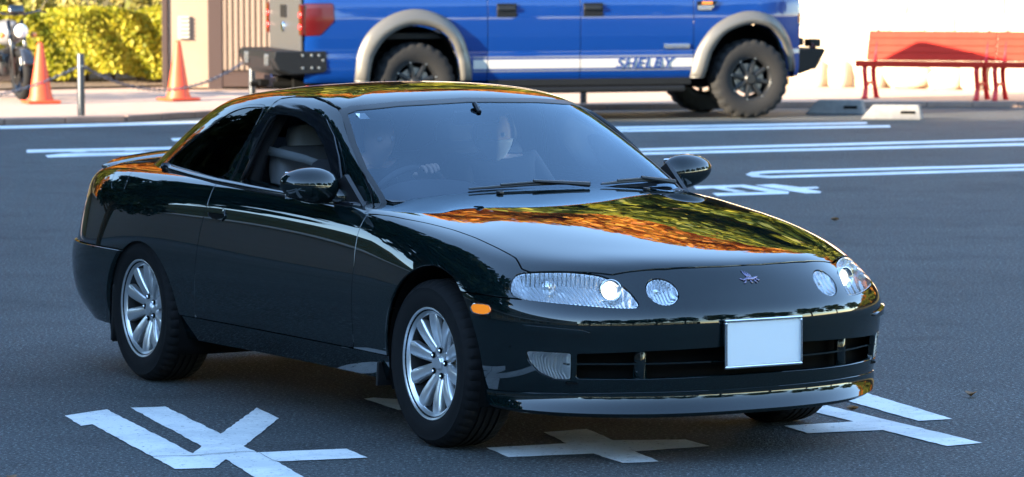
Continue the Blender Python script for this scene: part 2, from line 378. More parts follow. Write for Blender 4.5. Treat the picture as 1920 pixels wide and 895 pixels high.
def leaf_mat(name,c1,c2,c3,trans=.35,scale=2.5):
    m=mat(name,c1,.55,spec=.3); n=m.node_tree; b=n.nodes['Principled BSDF']
    g=n.nodes.new('ShaderNodeNewGeometry'); tc=n.nodes.new('ShaderNodeTexCoord'); t=n.nodes.new('ShaderNodeTexNoise'); t.inputs['Scale'].default_value=scale; n.links.new(tc.outputs['Object'],t.inputs['Vector'])
    ad=n.nodes.new('ShaderNodeMath'); ad.operation='MULTIPLY_ADD'; ad.inputs[1].default_value=.55; n.links.new(g.outputs['Random Per Island'],ad.inputs[0]); 
    sb=n.nodes.new('ShaderNodeMath'); sb.operation='MULTIPLY'; sb.inputs[1].default_value=.75; n.links.new(t.outputs['Fac'],sb.inputs[0]); n.links.new(sb.outputs[0],ad.inputs[2])
    r=n.nodes.new('ShaderNodeValToRGB'); r.color_ramp.elements[0].position=.28; r.color_ramp.elements[0].color=(*c1,1); r.color_ramp.elements[1].position=.9; r.color_ramp.elements[1].color=(*c3,1)
    e=r.color_ramp.elements.new(.6); e.color=(*c2,1)
    n.links.new(ad.outputs[0],r.inputs[0]); n.links.new(r.outputs[0],b.inputs['Base Color'])
    tl=n.nodes.new('ShaderNodeBsdfTranslucent'); n.links.new(r.outputs[0],tl.inputs[0]); mx=n.nodes.new('ShaderNodeMixShader'); mx.inputs[0].default_value=trans
    n.links.new(b.outputs[0],mx.inputs[1]); n.links.new(tl.outputs[0],mx.inputs[2]); n.links.new(mx.outputs[0],n.nodes['Material Output'].inputs['Surface'])
leaf_mat('hedge_leaf',(.15,.18,.012),(.34,.32,.02),(.48,.40,.035),.45); leaf_mat('hedge_leaf_pale',(.20,.22,.05),(.32,.30,.07),(.42,.34,.10))
mat('bark',(.09,.065,.045),.9,bump=(30,.8,.02))
def hedge(x0,x1,y0,y1,z0,z1,n,leaf,label,size):
    h=thing('hedge',label,'hedge',((x0+x1)/2,(y0+y1)/2,0),0)
    cx,cy=(x0+x1)/2,(y0+y1)/2
    p=RNG.random((n,3)); face=RNG.random(n)
    P=np.stack([x0+(x1-x0)*p[:,0],y0+(y1-y0)*p[:,1],z0+(z1-z0)*p[:,2]],1); N=np.zeros((n,3))
    fr=face<.62; P[fr,1]=y0+np.abs(RNG.normal(size=fr.sum()))*.13; N[fr,1]=-1
    tp=(face>=.62)&(face<.88); P[tp,2]=z1-np.abs(RNG.normal(size=tp.sum()))*.08; N[tp,2]=1
    ed=face>=.88; P[ed,0]=np.where(RNG.random(ed.sum())<.5,x0,x1)+RNG.normal(size=ed.sum())*.1; N[ed,0]=np.sign(P[ed,0]-cx)
    P[:,1]+=.12*np.sin(P[:,0]*4.1+P[:,2]*3)+.08*np.sin(P[:,0]*9+P[:,2]*7); P[:,2]+=.05*np.sin(P[:,0]*5+P[:,1]*3)
    gone=(np.sin(P[:,0]*3.3+1.0)+np.sin(P[:,2]*6.0+P[:,0]*2.1))>1.25; keep=~(gone&(RNG.random(n)<.35)); P,N=P[keep],N[keep]
    leaf_cloud('foliage',P-[cx,cy,0],N,size,leaf,h,.7)
    b=B()
    for k in range(int((x1-x0)/.35)):
        x=x0+.2+k*.35-cx
        b.tube([(x,0,0),(x+random.uniform(-.05,.05),random.uniform(-.1,.1),z1*.45),(x+random.uniform(-.15,.15),random.uniform(-.3,0),z1*.85)],[.03,.02,.008],6)
        b.tube([(x,0,z1*.3),(x+random.uniform(-.2,.2),-(y1-y0)*.4,z1*.6)],[.018,.006],5)
    b.build('stem','bark',h)
    return h
hedge(-9.4,-4.62,51.3,52.4,.22,1.08,36000,'hedge_leaf','clipped yellow-green hedge beside the beige shed, behind the cones',.07)
hedge(-10.5,-4.62,53.4,55.2,.3,1.9,16000,'hedge_leaf_pale','taller pale sunlit hedge behind the clipped hedge',.11)
# ------------------------------------------------------------------ shed
mat('shed_beige',(.26,.18,.125),.7,noise=(3,.3,(.30,.21,.145))); mat('shed_brown',(.040,.020,.015),.6); mat('rib_metal',(.19,.135,.10),.55); mat('white_paint',(.34,.32,.28),.5)
shed=thing('garden_shed','beige shed with a brown corner post and ribbed metal side, behind the truck tailgate','shed',(-3.2,50.0,.10))
b=B(); b.box((-.99,.75,1.35),(.52,1.5,2.7),bev=.004); b.build('wall_panel','shed_beige',shed)
b=B(); b.box((-1.29,.02,1.36),(.07,.1,2.72),bev=.004); b.build('trim_board','shed_brown',shed)
b=B(); b.box((-.60,-.45,1.40),(.18,.18,2.8),bev=.006); b.build('corner_post','shed_brown',shed)
b=B(); b.box((.75,.60,1.45),(2.6,.9,2.6)); b.build('ribbed_wall','shed_brown',shed)
rb=B(); rb.prism([(-.028,0),(.028,0),(.020,.0),(-.020,.0)],.0) if False else rb.box((0,0,1.4),(.056,.05,2.48),bev=.012); rm=None
for k in range(34):
    if rm is None: o=rb.build('rib','rib_metal',shed,smooth=False); rm=o.data
    else: o=link(bpy.data.objects.new('rib',rm),shed)
    o.location=(-.52+k*.074,.138,.06)
b=B(); b.box((.75,.10,.09),(2.6,.12,.16),bev=.004); b.build('base_board','shed_brown',shed)
b=B(); b.box((-.2,.6,2.86),(2.6,2.4,.1),bev=.01); b.build('roof','shed_brown',shed)
v_=bpy.data.objects.new('vent_louvre',None); link(v_,shed); v_.location=(-1.04,-.02,.78)
b=B(); b.box((0,0,0),(.15,.03,.30),bev=.004); b.build('back_plate','white_paint',v_)
for k in range(6):
    b=B(); b.box((0,-.025,-.13+.052*k),(.13,.03,.008),rot=('X',.5)); b.build('slat','white_paint',v_)
# ------------------------------------------------------------------ unseen building added to shade the car park
mat('facade',(.20,.19,.185),.85,noise=(2,.3,(.16,.155,.15))); mat('facade_band',(.55,.56,.56),.7); glass('window_pane',(.05,.06,.07),1.5); mat('window_dark',(.02,.022,.026),.15)
bld=thing('office_building','grey two-storey building beside the car park, outside the view','building',(0,0,0))
BX0,BX1,BY0,BY1,BH=-58.,-21.,-40.,20.4,10.6
b=B(); b.box(((BX0+BX1)/2,(BY0+BY1)/2,BH/2),(BX1-BX0,BY1-BY0,BH)); b.build('wall','facade',bld)
b=B(); b.box(((BX0+BX1)/2,(BY0+BY1)/2,BH+.2),(BX1-BX0+.6,BY1-BY0+.6,.4)); b.build('roof','facade_band',bld)
b=B(); b.box((BX1+.5,(BY0+BY1)/2,3.9),(1.0,BY1-BY0,.7)); b.build('canopy','facade_band',bld)  # added so a pale stripe is mirrored along the coupe's door
fm=pmesh=None
for fl in range(2):
    for k in range(14):
        fb=B(); 
        if fm is None:
            fb.box((0,0,0),(.16,2.5,2.0),bev=.02); o=fb.build('window',MATS['facade_band'],bld); fm=o.data
            pb=B(); pb.box((.06,0,0),(.08,2.3,1.8)); q=pb.build('pane','window_dark',o); pmesh=q.data
        else:
            o=link(bpy.data.objects.new('window',fm),bld); q=link(bpy.data.objects.new('pane',pmesh),o)
        o.location=(BX1+.04,BY0+2.6+k*4.2,1.9+fl*5.4)
ann=thing('storage_building','low dark building left of the hedge, outside the view','building',(0,0,0))  # unseen block added to give the coupe's side something dark to mirror
b=B(); b.box((-39,47,2.2),(14,44,4.4)); b.build('wall','facade',ann)
b=B(); b.box((-39,47,4.55),(14.6,44.6,.3)); b.build('roof','facade_band',ann)
V=[];F=[]
for i in range(41):
    y=-60+300*i/40; h=26+5*math.sin(i*.9)+3*math.sin(i*2.3)
    V+=[(-118+8*math.sin(i*.5),y,0),(-126+8*math.sin(i*.5),y,h*.8),(-140,y,h),(-190,y,0)]
for i in range(40):
    for j in range(3): k=i*4+j; F.append((k,k+4,k+5,k+1))
mat('wooded',(.02,.03,.012),.95,noise=(.25,.3,(.05,.045,.018)),bump=(.6,1,1.5))
tag(mesh('wooded_ridge',V,F,'wooded',smooth=True),kind='structure')  # unseen ridge added behind the low block, keeps the side reflections dark
# ------------------------------------------------------------------ trees
leaf_mat('leaf_green',(.04,.065,.008),(.15,.165,.015),(.36,.32,.025),.4,.35); leaf_mat('leaf_orange',(.38,.09,.006),(.60,.20,.015),(.66,.36,.04),.4,.35); leaf_mat('leaf_dark',(.012,.025,.008),(.025,.045,.012),(.05,.07,.02),.2,.35)
def tree_proto(seed,h,rad,n,leaf,name,size):
    r=np.random.default_rng(seed); random.seed(seed)
    root=bpy.data.objects.new(name,None); COL.objects.link(root)
    b=B(); b.tube([(0,0,-.3),(.05,.02,h*.18),(random.uniform(-.2,.2),random.uniform(-.2,.2),h*.45),(random.uniform(-.3,.3),random.uniform(-.3,.3),h*.85)],[h*.028,h*.022,h*.016,h*.004],10)
    cl=[]
    for k in range(16):
        q=k*2.4+random.uniform(-.3,.3); z=h*(.30+.6*((k+.5)/16)); R=rad*(1-abs((z/h-.52)/.55)**2)**.5*random.uniform(.55,.95)
        e=(math.cos(q)*R,math.sin(q)*R,z+random.uniform(0,.08)*h); b.tube([(0,0,z*.72),(e[0]*.5,e[1]*.5,z*.86+.05*h),e],[h*.012,h*.008,h*.003],6); cl.append(e)
    cl+= [(random.uniform(-.3,.3)*rad,random.uniform(-.3,.3)*rad,h*random.uniform(.5,.97)) for _ in range(8)]
    b.build('trunk','bark',root,smooth=True)
    cl=np.array(cl); k=r.integers(0,len(cl),n); d=r.normal(size=(n,3)); d/=np.linalg.norm(d,axis=1,keepdims=True)
    rr=(.35+.65*r.random(n)**.5)[:,None]*rad*(.28+.16*r.random(len(cl)))[k][:,None]
    P=cl[k]+d*rr*[1,1,.8]
    leaf_cloud('crown',P,d,size,leaf,root,.8,.7)
    return root
def plant(protos,spots,label,group):
    used=set()
    for i,(pi,x,y,z,s,rz) in enumerate(spots):
        p=protos[pi]
        if pi in used: o=copy_tree(p)
        else: o=p; used.add(pi)
        o.location=(x,y,z); o.scale=(s,s,s); o.rotation_euler=(0,0,rz); tag(o,label[pi],'tree',group)
pg=[tree_proto(11,15,5.6,10000,'leaf_green','green_tree',.62),tree_proto(12,13,5.2,10000,'leaf_orange','autumn_tree',.58)]
sp=[]
for row,(y,z,n,st) in enumerate(((63,1.8,22,5.4),(75,8.0,20,6.0),(89,19.3,30,4.3))):
    for i in range(n):
        sp.append((int(random.random()<(.2,.6,.8)[row]),-34+i*st+random.uniform(-1.5,1.5),y+random.uniform(-2,2),z,random.uniform(.85,1.05),random.uniform(0,6)))
plant(pg,sp,['green-leaved tree on the sunlit slope, seen mirrored in the bonnet','orange autumn tree on the sunlit slope, seen mirrored in the bonnet'],'trees on the slope behind the car park')
hedge(-13,31,-21,-19.5,.2,3.4,16000,'leaf_dark','long dark boundary hedge behind the camera position, outside the view',.34)  # added out of view to close bright gaps under the trees in bumper reflections
pd=[tree_proto(21,12,4.2,5000,'leaf_dark','evergreen_tree',.6)]
sp=[(0,x,y,0,s,q) for x,y,s,q in((-9,-24,1.0,0),(-1,-27,1.15,1),(7,-24,1.0,2),(15,-22,1.1,3),(23,-17,1.1,4),(30,-9,1.2,5),(34,0,1.0,.5),(36,10,1.1,1.5),(37,20,1.1,2.5),(36,31,1.0,3.5),(-12.5,20.5,1.35,1.1),(-14.0,22.6,1.3,4.2),(-16,16,1.2,2.2),(-11.6,26.4,.50,.7),(-13.6,28.0,.55,1.9))]  # trees on the left added to darken the side and quarter-glass reflections
plant(pd,sp,['dark evergreen tree round the edge of the car park, outside the view'],'evergreens round the car park')
# ---------------------------------------------------------------- geometry kit
def interp_c(xs, ys, x):
    """natural-ish smooth interpolation (Catmull-Rom on non-uniform knots)"""
    xs=np.asarray(xs,float); ys=np.asarray(ys,float); x=np.asarray(x,float)
    if xs[0]>xs[-1]: xs=xs[::-1]; ys=ys[::-1]
    m=np.gradient(ys,xs)
    i=np.clip(np.searchsorted(xs,x)-1,0,len(xs)-2)
    h=xs[i+1]-xs[i]; t=np.clip((x-xs[i])/h,0,1)
    return ((2*t**3-3*t**2+1)*ys[i]+(t**3-2*t**2+t)*h*m[i]+(-2*t**3+3*t**2)*ys[i+1]+(t**3-t**2)*h*m[i+1])
def bspl_rows(P, sub, closed):
    """cubic B-spline along axis 0 with ghost points already present when open"""
    n=P.shape[0]; t=np.arange(sub)/sub
    B=np.stack([(1-t)**3,3*t**3-6*t**2+4,-3*t**3+3*t**2+3*t+1,t**3],1)/6
    out=[]
    rng=range(n) if closed else range(n-3)
    for i in rng:
        idx=[(i+k-1)%n for k in range(4)] if closed else [i+k for k in range(4)]
        out.append(np.tensordot(B,P[idx],axes=(1,0)))
    if not closed:
        out.append(((P[n-3]+4*P[n-2]+P[n-1])/6)[None])
    return np.concatenate(out,0)
def ring_surface(half, us, vs, it=2):
    """half: (R,S,3) rings from bottom to centre line, stations front centre -> rear centre, y>=0.
    last ring lies on y=0.  returns grid (V, U, 3) for y>=0 half and normals"""
    half=np.array(half,float); R,S,_=half.shape
    mir=np.array([1,-1,1.])
    full=np.concatenate([half,half[:,-2:0:-1]*mir],1)      # periodic
    tgt=full.copy(); C=full.copy()
    def ghosts(C):
        lo=2*C[0]-C[1]; hi=C[-2]*mir
        return np.concatenate([lo[None],C,hi[None]],0)
    for _ in range(it):
        G=ghosts(C)
        e=(G[:-2]+4*G[1:-1]+G[2:])/6
        e=(np.roll(e,1,1)+4*e+np.roll(e,-1,1))/6
        C=C+(tgt-e)
        C[-1,:,1]=0
    G=ghosts(C)
    A=bspl_rows(G,vs,False)                     # rows
    A=bspl_rows(np.swapaxes(A,0,1),us,True)     # (U,V,3)
    A=np.swapaxes(A,0,1)
    U=A.shape[1]
    du=(np.roll(A,-1,1)-np.roll(A,1,1)); dv=np.gradient(A,axis=0)
    dv[-1]=A[-1]-A[-2]
    N=np.cross(dv,du); l=np.linalg.norm(N,axis=2,keepdims=True); N=N/np.maximum(l,1e-9)
    # outward orientation test
    c=A.reshape(-1,3).mean(0)
    if (N*(A-c)).sum()<0: N=-N
    k=(S-1)*us+1
    A=A[:,:k].copy(); N=N[:,:k].copy()
    A[:,0,1]=0; A[:,-1,1]=0; A[-1,:,1]=0
    for sl in (np.s_[:,0],np.s_[:,-1],np.s_[-1,:]):
        N[sl][...,1]=0
    N/=np.maximum(np.linalg.norm(N,axis=2,keepdims=True),1e-9)
    return A,N
# ---------------------------------------------------------------- car body
BASE=np.array([(1.02,0),(1.01,.20),(.965,.40),(.88,.58),(.752,.735),(.585,.837),(.365,.887),(0,.899),(-.36,.896),(-.65,.889),(-1.2,.882),(-1.8,.882),(-2.3,.888),(-2.67,.893),(-3.03,.887),(-3.33,.866),(-3.58,.795),(-3.74,.66),(-3.825,.44),(-3.86,.22),(-3.87,0)])
KEY=[0,2,4,6,7,10,13,15,17,20]
def ring_off(ins, zs):
    s=np.arange(21); i=interp_c(KEY,ins,s); z=interp_c(KEY,zs,s)
    full=np.concatenate([BASE,BASE[-2:0:-1]*[1,-1]])
    t=np.roll(full,-1,0)-np.roll(full,1,0); t/=np.linalg.norm(t,axis=1,keepdims=True)
    n=np.stack([t[:,1],-t[:,0]],1)[:21]
    n[0]=(1,0); n[-1]=(-1,0)
    if n[10,1]<0: n=-n
    n[0]=(1,0); n[-1]=(-1,0)
    p=BASE-n*i[:,None]
    return np.column_stack([p,z])
ZC=[(.975,.70),(.90,.736),(.78,.768),(.59,.804),(.3,.85),(0,.889),(-.2,.909),(-.4,.928),(-.6,.944),(-.75,.955),(-1.5,.985),(-2.6,1.005),(-3.0,1.0),(-3.3,.985),(-3.6,.958),(-3.8,.93)]
DR=[(1.0,.07),(.6,.075),(.3,.065),(0,.052),(-.6,.042),(-1.5,.05),(-2.6,.055),(-3.2,.05),(-3.8,.05)]
def ztop(x,y):
    a=np.array(ZC); z=interp_c(a[:,0],a[:,1],x)
    d=np.array(DR); return z-interp_c(d[:,0],d[:,1],x)*(np.abs(y)/.72)**2.2
def body_rings():
    #        F     .4    corner sig  axleF door  axleR rq    rc    R
    R=[ring_off([.05,.05,.05,.05,.05,.06,.05,.07,.12,.12],[.20,.20,.205,.215,.22,.225,.225,.235,.25,.25]),
       ring_off([.028,.03,.03,.022,.018,.024,.018,.022,.045,.045],[.27,.27,.272,.29,.315,.325,.325,.32,.32,.32]),
       ring_off([.012,.012,.012,.008,.006,.012,.006,.006,.006,.005],[.36,.36,.365,.38,.41,.42,.42,.41,.41,.41]),
       ring_off([.0,.0,0,0,0,.002,0,0,0,0],[.475,.475,.48,.50,.53,.54,.54,.53,.50,.50]),
       ring_off([.0,.0,0.0,.004,.004,.006,.004,.012,.03,.03],[.56,.56,.56,.585,.62,.655,.66,.645,.61,.61]),
       ring_off([.028,.03,.034,.018,.016,.018,.016,.03,.06,.055],[.615,.615,.615,.645,.69,.74,.76,.745,.71,.71]),
       ring_off([.066,.074,.085,.05,.042,.034,.036,.05,.085,.075],[.672,.668,.665,.695,.755,.815,.835,.825,.80,.80]),
       ring_off([.112,.124,.138,.097,.080,.062,.068,.085,.115,.10],[.722,.712,.706,.738,.80,.876,.895,.89,.87,.868]),
       ]
    def top(pts): 
        a=np.array(pts,float); return np.column_stack([a,ztop(a[:,0],a[:,1])])
    R.append(top([(.845,0),(.832,.18),(.787,.345),(.69,.50),(.555,.622),(.40,.703),(.24,.74),(0,.755),(-.34,.76),(-.65,.762),(-1.2,.765),(-1.8,.765),(-2.3,.765),(-2.67,.765),(-3.0,.755),(-3.24,.72),(-3.42,.64),(-3.54,.53),(-3.62,.37),(-3.655,.19),(-3.665,0)]))
    R.append(top([(.70,0),(.69,.14),(.655,.27),(.575,.385),(.46,.475),(.32,.535),(.17,.56),(-.03,.57),(-.36,.575),(-.68,.575),(-1.2,.575),(-1.8,.575),(-2.3,.575),(-2.65,.57),(-2.92,.55),(-3.12,.51),(-3.27,.45),(-3.37,.37),(-3.44,.26),(-3.475,.13),(-3.48,0)]))
    R.append(top([(.50,0),(.49,.09),(.46,.17),(.39,.24),(.29,.29),(.17,.32),(.04,.335),(-.12,.34),(-.40,.34),(-.72,.34),(-1.2,.34),(-1.8,.34),(-2.3,.34),(-2.6,.335),(-2.82,.325),(-2.98,.30),(-3.1,.26),(-3.18,.21),(-3.23,.15),(-3.26,.08),(-3.265,0)]))
    R.append(top([(x,0) for x in(.30,.285,.25,.19,.10,0,-.11,-.24,-.47,-.77,-1.2,-1.8,-2.25,-2.5,-2.68,-2.8,-2.89,-2.95,-2.99,-3.015,-3.02)]))
    return np.array(R)
def green_rings():
    B0=[(-.46,0,.86),(-.47,.25,.86),(-.505,.48,.86),(-.555,.62,.86),(-.61,.70,.86),(-.70,.755,.86),(-.85,.782,.86),(-1.2,.798,.86),(-1.7,.802,.86),(-2.1,.797,.87),(-2.5,.785,.88),(-2.8,.765,.89),(-2.98,.725,.90),(-3.09,.64,.905),(-3.14,.50,.91),(-3.165,.25,.91),(-3.17,0,.91)]
    B1=[(-.615,0,.955),(-.62,.25,.953),(-.645,.48,.945),(-.68,.61,.94),(-.725,.678,.938),(-.80,.722,.938),(-.93,.745,.94),(-1.25,.758,.945),(-1.7,.762,.95),(-2.1,.758,.955),(-2.45,.745,.96),(-2.72,.722,.965),(-2.88,.685,.965),(-2.99,.60,.965),(-3.03,.46,.975),(-3.05,.23,.98),(-3.055,0,.98)]
    B2=[(-.93,0,1.13),(-.935,.24,1.125),(-.955,.45,1.11),(-.985,.56,1.098),(-1.02,.622,1.095),(-1.08,.655,1.095),(-1.18,.675,1.098),(-1.4,.69,1.105),(-1.75,.694,1.11),(-2.05,.69,1.11),(-2.3,.68,1.108),(-2.48,.663,1.108),(-2.61,.63,1.105),(-2.69,.56,1.11),(-2.72,.43,1.12),(-2.735,.22,1.13),(-2.74,0,1.133)]
    B3=[(-1.18,0,1.258),(-1.185,.24,1.251),(-1.205,.43,1.235),(-1.235,.515,1.223),(-1.27,.562,1.217),(-1.33,.594,1.215),(-1.42,.610,1.218),(-1.58,.620,1.224),(-1.78,.624,1.227),(-1.97,.622,1.226),(-2.14,.615,1.222),(-2.29,.60,1.217),(-2.40,.57,1.212),(-2.47,.50,1.212),(-2.495,.38,1.222),(-2.505,.19,1.23),(-2.51,0,1.233)]
    B4=[(-1.33,0,1.313),(-1.335,.22,1.305),(-1.35,.37,1.292),(-1.37,.435,1.284),(-1.40,.475,1.280),(-1.44,.502,1.279),(-1.50,.518,1.281),(-1.62,.528,1.286),(-1.78,.532,1.289),(-1.93,.53,1.287),(-2.06,.522,1.281),(-2.17,.505,1.274),(-2.24,.475,1.270),(-2.285,.41,1.272),(-2.30,.31,1.280),(-2.31,.155,1.287),(-2.31,0,1.289)]
    B5=[(-1.47,0,1.337),(-1.475,.14,1.334),(-1.485,.22,1.330),(-1.50,.26,1.327),(-1.52,.285,1.325),(-1.545,.30,1.325),(-1.58,.31,1.326),(-1.67,.315,1.328),(-1.78,.317,1.328),(-1.88,.315,1.326),(-1.97,.31,1.323),(-2.04,.295,1.320),(-2.09,.275,1.318),(-2.12,.24,1.318),(-2.13,.18,1.320),(-2.135,.09,1.322),(-2.135,0,1.323)]
    B6=[(x,0,z) for x,z in((-1.58,1.346),(-1.585,1.346),(-1.59,1.347),(-1.60,1.3475),(-1.615,1.348),(-1.635,1.3485),(-1.66,1.349),(-1.71,1.3495),(-1.77,1.349),(-1.83,1.3475),(-1.88,1.346),(-1.92,1.344),(-1.95,1.342),(-1.975,1.340),(-1.985,1.339),(-1.99,1.338),(-1.99,1.338))]
    G=np.array([B0,B1,B2,B3,B4,B5,B6])
    S=np.arange(17); rear=np.clip((S-4)/5,0,1); frt=np.clip(1-abs(S-4)/5,0,1); mid=np.clip(S/3,0,1)*np.clip((16-S)/2,0,1)
    for j,(dz,dy,dr) in {1:(.004,.0,.005),2:(.020,.012,.012),3:(.030,.014,.02),4:(.024,.012,.02),5:(.010,0,.01),6:(.001,0,0)}.items():
        G[j,:,2]+=dz*mid*(.75+.25*rear)+.004; G[j,:,1]*=1+dy/.62
        G[j,:,0]+=.012*frt*(j in(2,3))-dr*np.clip((S-10)/3,0,1)
    k=np.clip(1-abs(S-5)/3,0,1); G[1,:,0]+=.045*k; G[1,:,2]+=.012*k; G[0,:,0]+=.05*k; G[2,:,0]+=.01*k
    return G
# ================================================================== the coupe
mat('car_paint',(.0016,.0060,.0066),.4,coat=1,ior=1.5,spec=0,coat_rough=.004)
MATS['car_paint'].node_tree.nodes['Principled BSDF'].inputs['Coat IOR'].default_value=1.65
mat('trim_black',(.012,.012,.013),.35); mat('gap_black',(.004,.004,.004),.9,spec=.1)
mat('gloss_black',(.006,.007,.009),.08); mat('rubber',(.006,.006,.0065),.8,spec=.25,bump=(160,.25,.002))
mat('alloy',(.80,.81,.82),.30,metal=.88); mat('chrome',(.8,.81,.83),.08,metal=1); mat('reflector',(.80,.82,.84),.22,metal=1); mat('barrel_dark',(.014,.014,.015),.6)
def ribs(m,scale,direction,strength,dist):
    n=MATS[m].node_tree; b=n.nodes['Principled BSDF']; tc=n.nodes.new('ShaderNodeTexCoord'); wv=n.nodes.new('ShaderNodeTexWave'); wv.bands_direction=direction; wv.inputs['Scale'].default_value=scale; wv.inputs['Distortion'].default_value=.6
    bp=n.nodes.new('ShaderNodeBump'); bp.inputs['Strength'].default_value=strength; bp.inputs['Distance'].default_value=dist; n.links.new(tc.outputs['Object'],wv.inputs['Vector']); n.links.new(wv.outputs['Fac'],bp.inputs['Height']); n.links.new(bp.outputs[0],b.inputs['Normal'])
ribs('reflector',26,'Y',.45,.008)
mat('plate_white',(.66,.74,.80),.45); mat('amber_lens',(.9,.24,.01),.15,coat=1,emit=((1,.25,.02),.07)); mat('red_lens',(.25,.005,.005),.12,coat=1)
mat('headrest_grey',(.20,.21,.22),.6,bump=(300,.2,.002)); mat('seat_grey',(.075,.078,.083),.6,bump=(300,.2,.002)); mat('dash_grey',(.06,.063,.07),.7,bump=(400,.3,.001)); mat('interior_dark',(.016,.016,.018),.9)  # seats darkened for cabin shade, headrests keep the lighter, lit tone
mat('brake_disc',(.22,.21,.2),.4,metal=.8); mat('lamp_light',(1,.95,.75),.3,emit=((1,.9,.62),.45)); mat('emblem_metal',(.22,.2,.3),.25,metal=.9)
mat('belt_cloth',(.11,.12,.125),.8); mat('fog_reflector',(.80,.82,.84),.3,metal=.75); ribs('fog_reflector',34,'Y',.7,.008)
glass('screen_glass',(.94,.97,.98),2.05); glass('dark_glass',(.035,.04,.045),1.36); glass('clear_lens',(.93,.95,.96),1.5,.02,(38,'DIAGONAL',.55)); glass('clear_glass',(.92,.95,.95),1.45)
[n_ for n_ in MATS['screen_glass'].node_tree.nodes if n_.type=='BSDF_GLOSSY'][0].inputs[0].default_value=(.66,.84,1,1)   # reflection tinted blue to deepen the mirrored sky
car=thing('coupe_car','glossy dark green two-door coupe with silver ten-spoke wheels, driving on the asphalt in front','car',(.4255,15.295,0),-1.0498)
_A,_N=ring_surface(body_rings(),12,12); BODY=grid_pm(_A,_N)
_A,_N=ring_surface(green_rings(),16,16); CAB=grid_pm(_A,_N)
GAP=.0031
def cut(pm,*fs):
    for f in fs: pm=clip(pm,f(pm.v[:,0],pm.v[:,1],pm.v[:,2]))
    return pm
def neg(f,g=GAP): return lambda x,y,z:-f(x,y,z)+g
def ins(f,g=GAP): return lambda x,y,z:f(x,y,z)+g
# --- feature regions (each negative inside)
arch_f=lambda x,y,z:np.hypot(x-.055,z-.340)-.372
arch_r=lambda x,y,z:np.hypot(x+2.645,z-.258)-.372
HL=smooth_loop([(.188,.650),(.193,.688),(.1725,.707),(.116,.715),(-.0106,.719),(-.1146,.712),(-.179,.698),(-.2376,.672),(-.2807,.641),(-.309,.609),(-.301,.600),(-.2234,.601),(-.0806,.611),(.0665,.620),(.1556,.628)],4)
headl=lambda x,y,z:np.maximum(sdf((y-x)*.7071,z,HL),.25-x)
def lampf(x,y,z):
    dy=(y-.367)+.12*(z-.652); return np.where(x>.5,(np.hypot(dy/.055,(z-.652)/.045)-1)*.048,1.)
FOG=[(.803,.431),(.693,.428),(.688,.328),(.729,.330),(.768,.353),(.794,.393)]
fogf=lambda x,y,z:np.maximum(sdf(y,z,FOG),.5-x)
SIG=smooth_loop([(.366,.588),(.39,.594),(.472,.594),(.486,.566),(.445,.554),(.380,.559)],3)
sigf=lambda x,y,z:np.maximum(sdf(x,z,SIG),.6-y)
GR=[(-.1,.448),(.15,.445),(.43,.438),(.676,.428),(.672,.331),(.43,.330),(.15,.333),(-.1,.334)]
grillf=lambda x,y,z:np.maximum(sdf(y,z,GR),.6-x)
HOOD=[(-.72,-.2),(-.72,.80),(-.62,.818),(-.563,.812),(-.337,.783),(-.19,.757),(-.038,.735),(.12,.722),(.275,.717),(.42,.715),(.50,.735),(.54,.722),(.67,.60),(.768,.50),(.81,.402),(.845,.315),(.872,.2),(.889,.09),(.892,0),(.88,-.2)]
hoodf=lambda x,y,z:np.maximum(sdf(x,y,HOOD),.68-z)
DOOR=[(-2.028,1.1),(-2.022,.9),(-2.017,.827),(-2.046,.697),(-2.077,.558),(-2.119,.344),(-2.108,.330),(-.628,.330),(-.613,.345),(-.608,.448),(-.59,.664),(-.600,.80),(-.592,.88),(-.575,1.1)]
doorf=lambda x,y,z:np.maximum(sdf(x,z,DOOR),.55-y)
zseam=lambda x:np.interp(x,[.2,.264,.413,.6],[.630,.630,.629,.622])
lipz=lambda x,y,z:z-(.268+.012*np.clip((x-.5)/.4,0,1))
CABIN=[(-.60,-.3),(-.61,.3),(-.66,.60),(-.72,.68),(-.86,.725),(-2.6,.725),(-2.82,.66),(-2.93,.5),(-2.96,-.3)]
cabf=lambda x,y,z:np.maximum(sdf(x,y,CABIN),.8-z)
TRUNK=[(-2.90,-.3),(-2.90,.60),(-3.0,.645),(-3.30,.66),(-3.62,.62),(-4.2,.60),(-4.2,-.3)]
trunkf=lambda x,y,z:np.maximum(sdf(x,y,TRUNK),.805-z)
rbumpf=lambda x,y,z:np.maximum(z-.580-.0*x,x+2.75)
tailf=lambda x,y,z:np.maximum(sdf(y,z,smooth_loop([(.30,.66),(.30,.785),(.55,.80),(.79,.785),(.80,.70),(.74,.655),(.5,.645)],3)),x+3.42)
FUEL=smooth_loop([(-3.115,.920),(-3.08,.929),(-2.94,.934),(-2.925,.92),(-2.907,.853),(-2.925,.842),(-3.06,.848),(-3.078,.86)],3)
fuelf=lambda x,y,z:np.maximum(sdf(x,z,FUEL),.5-y)
sillz=lambda x,y,z:z-.329
xdoor=lambda x,y,z:x+1.4
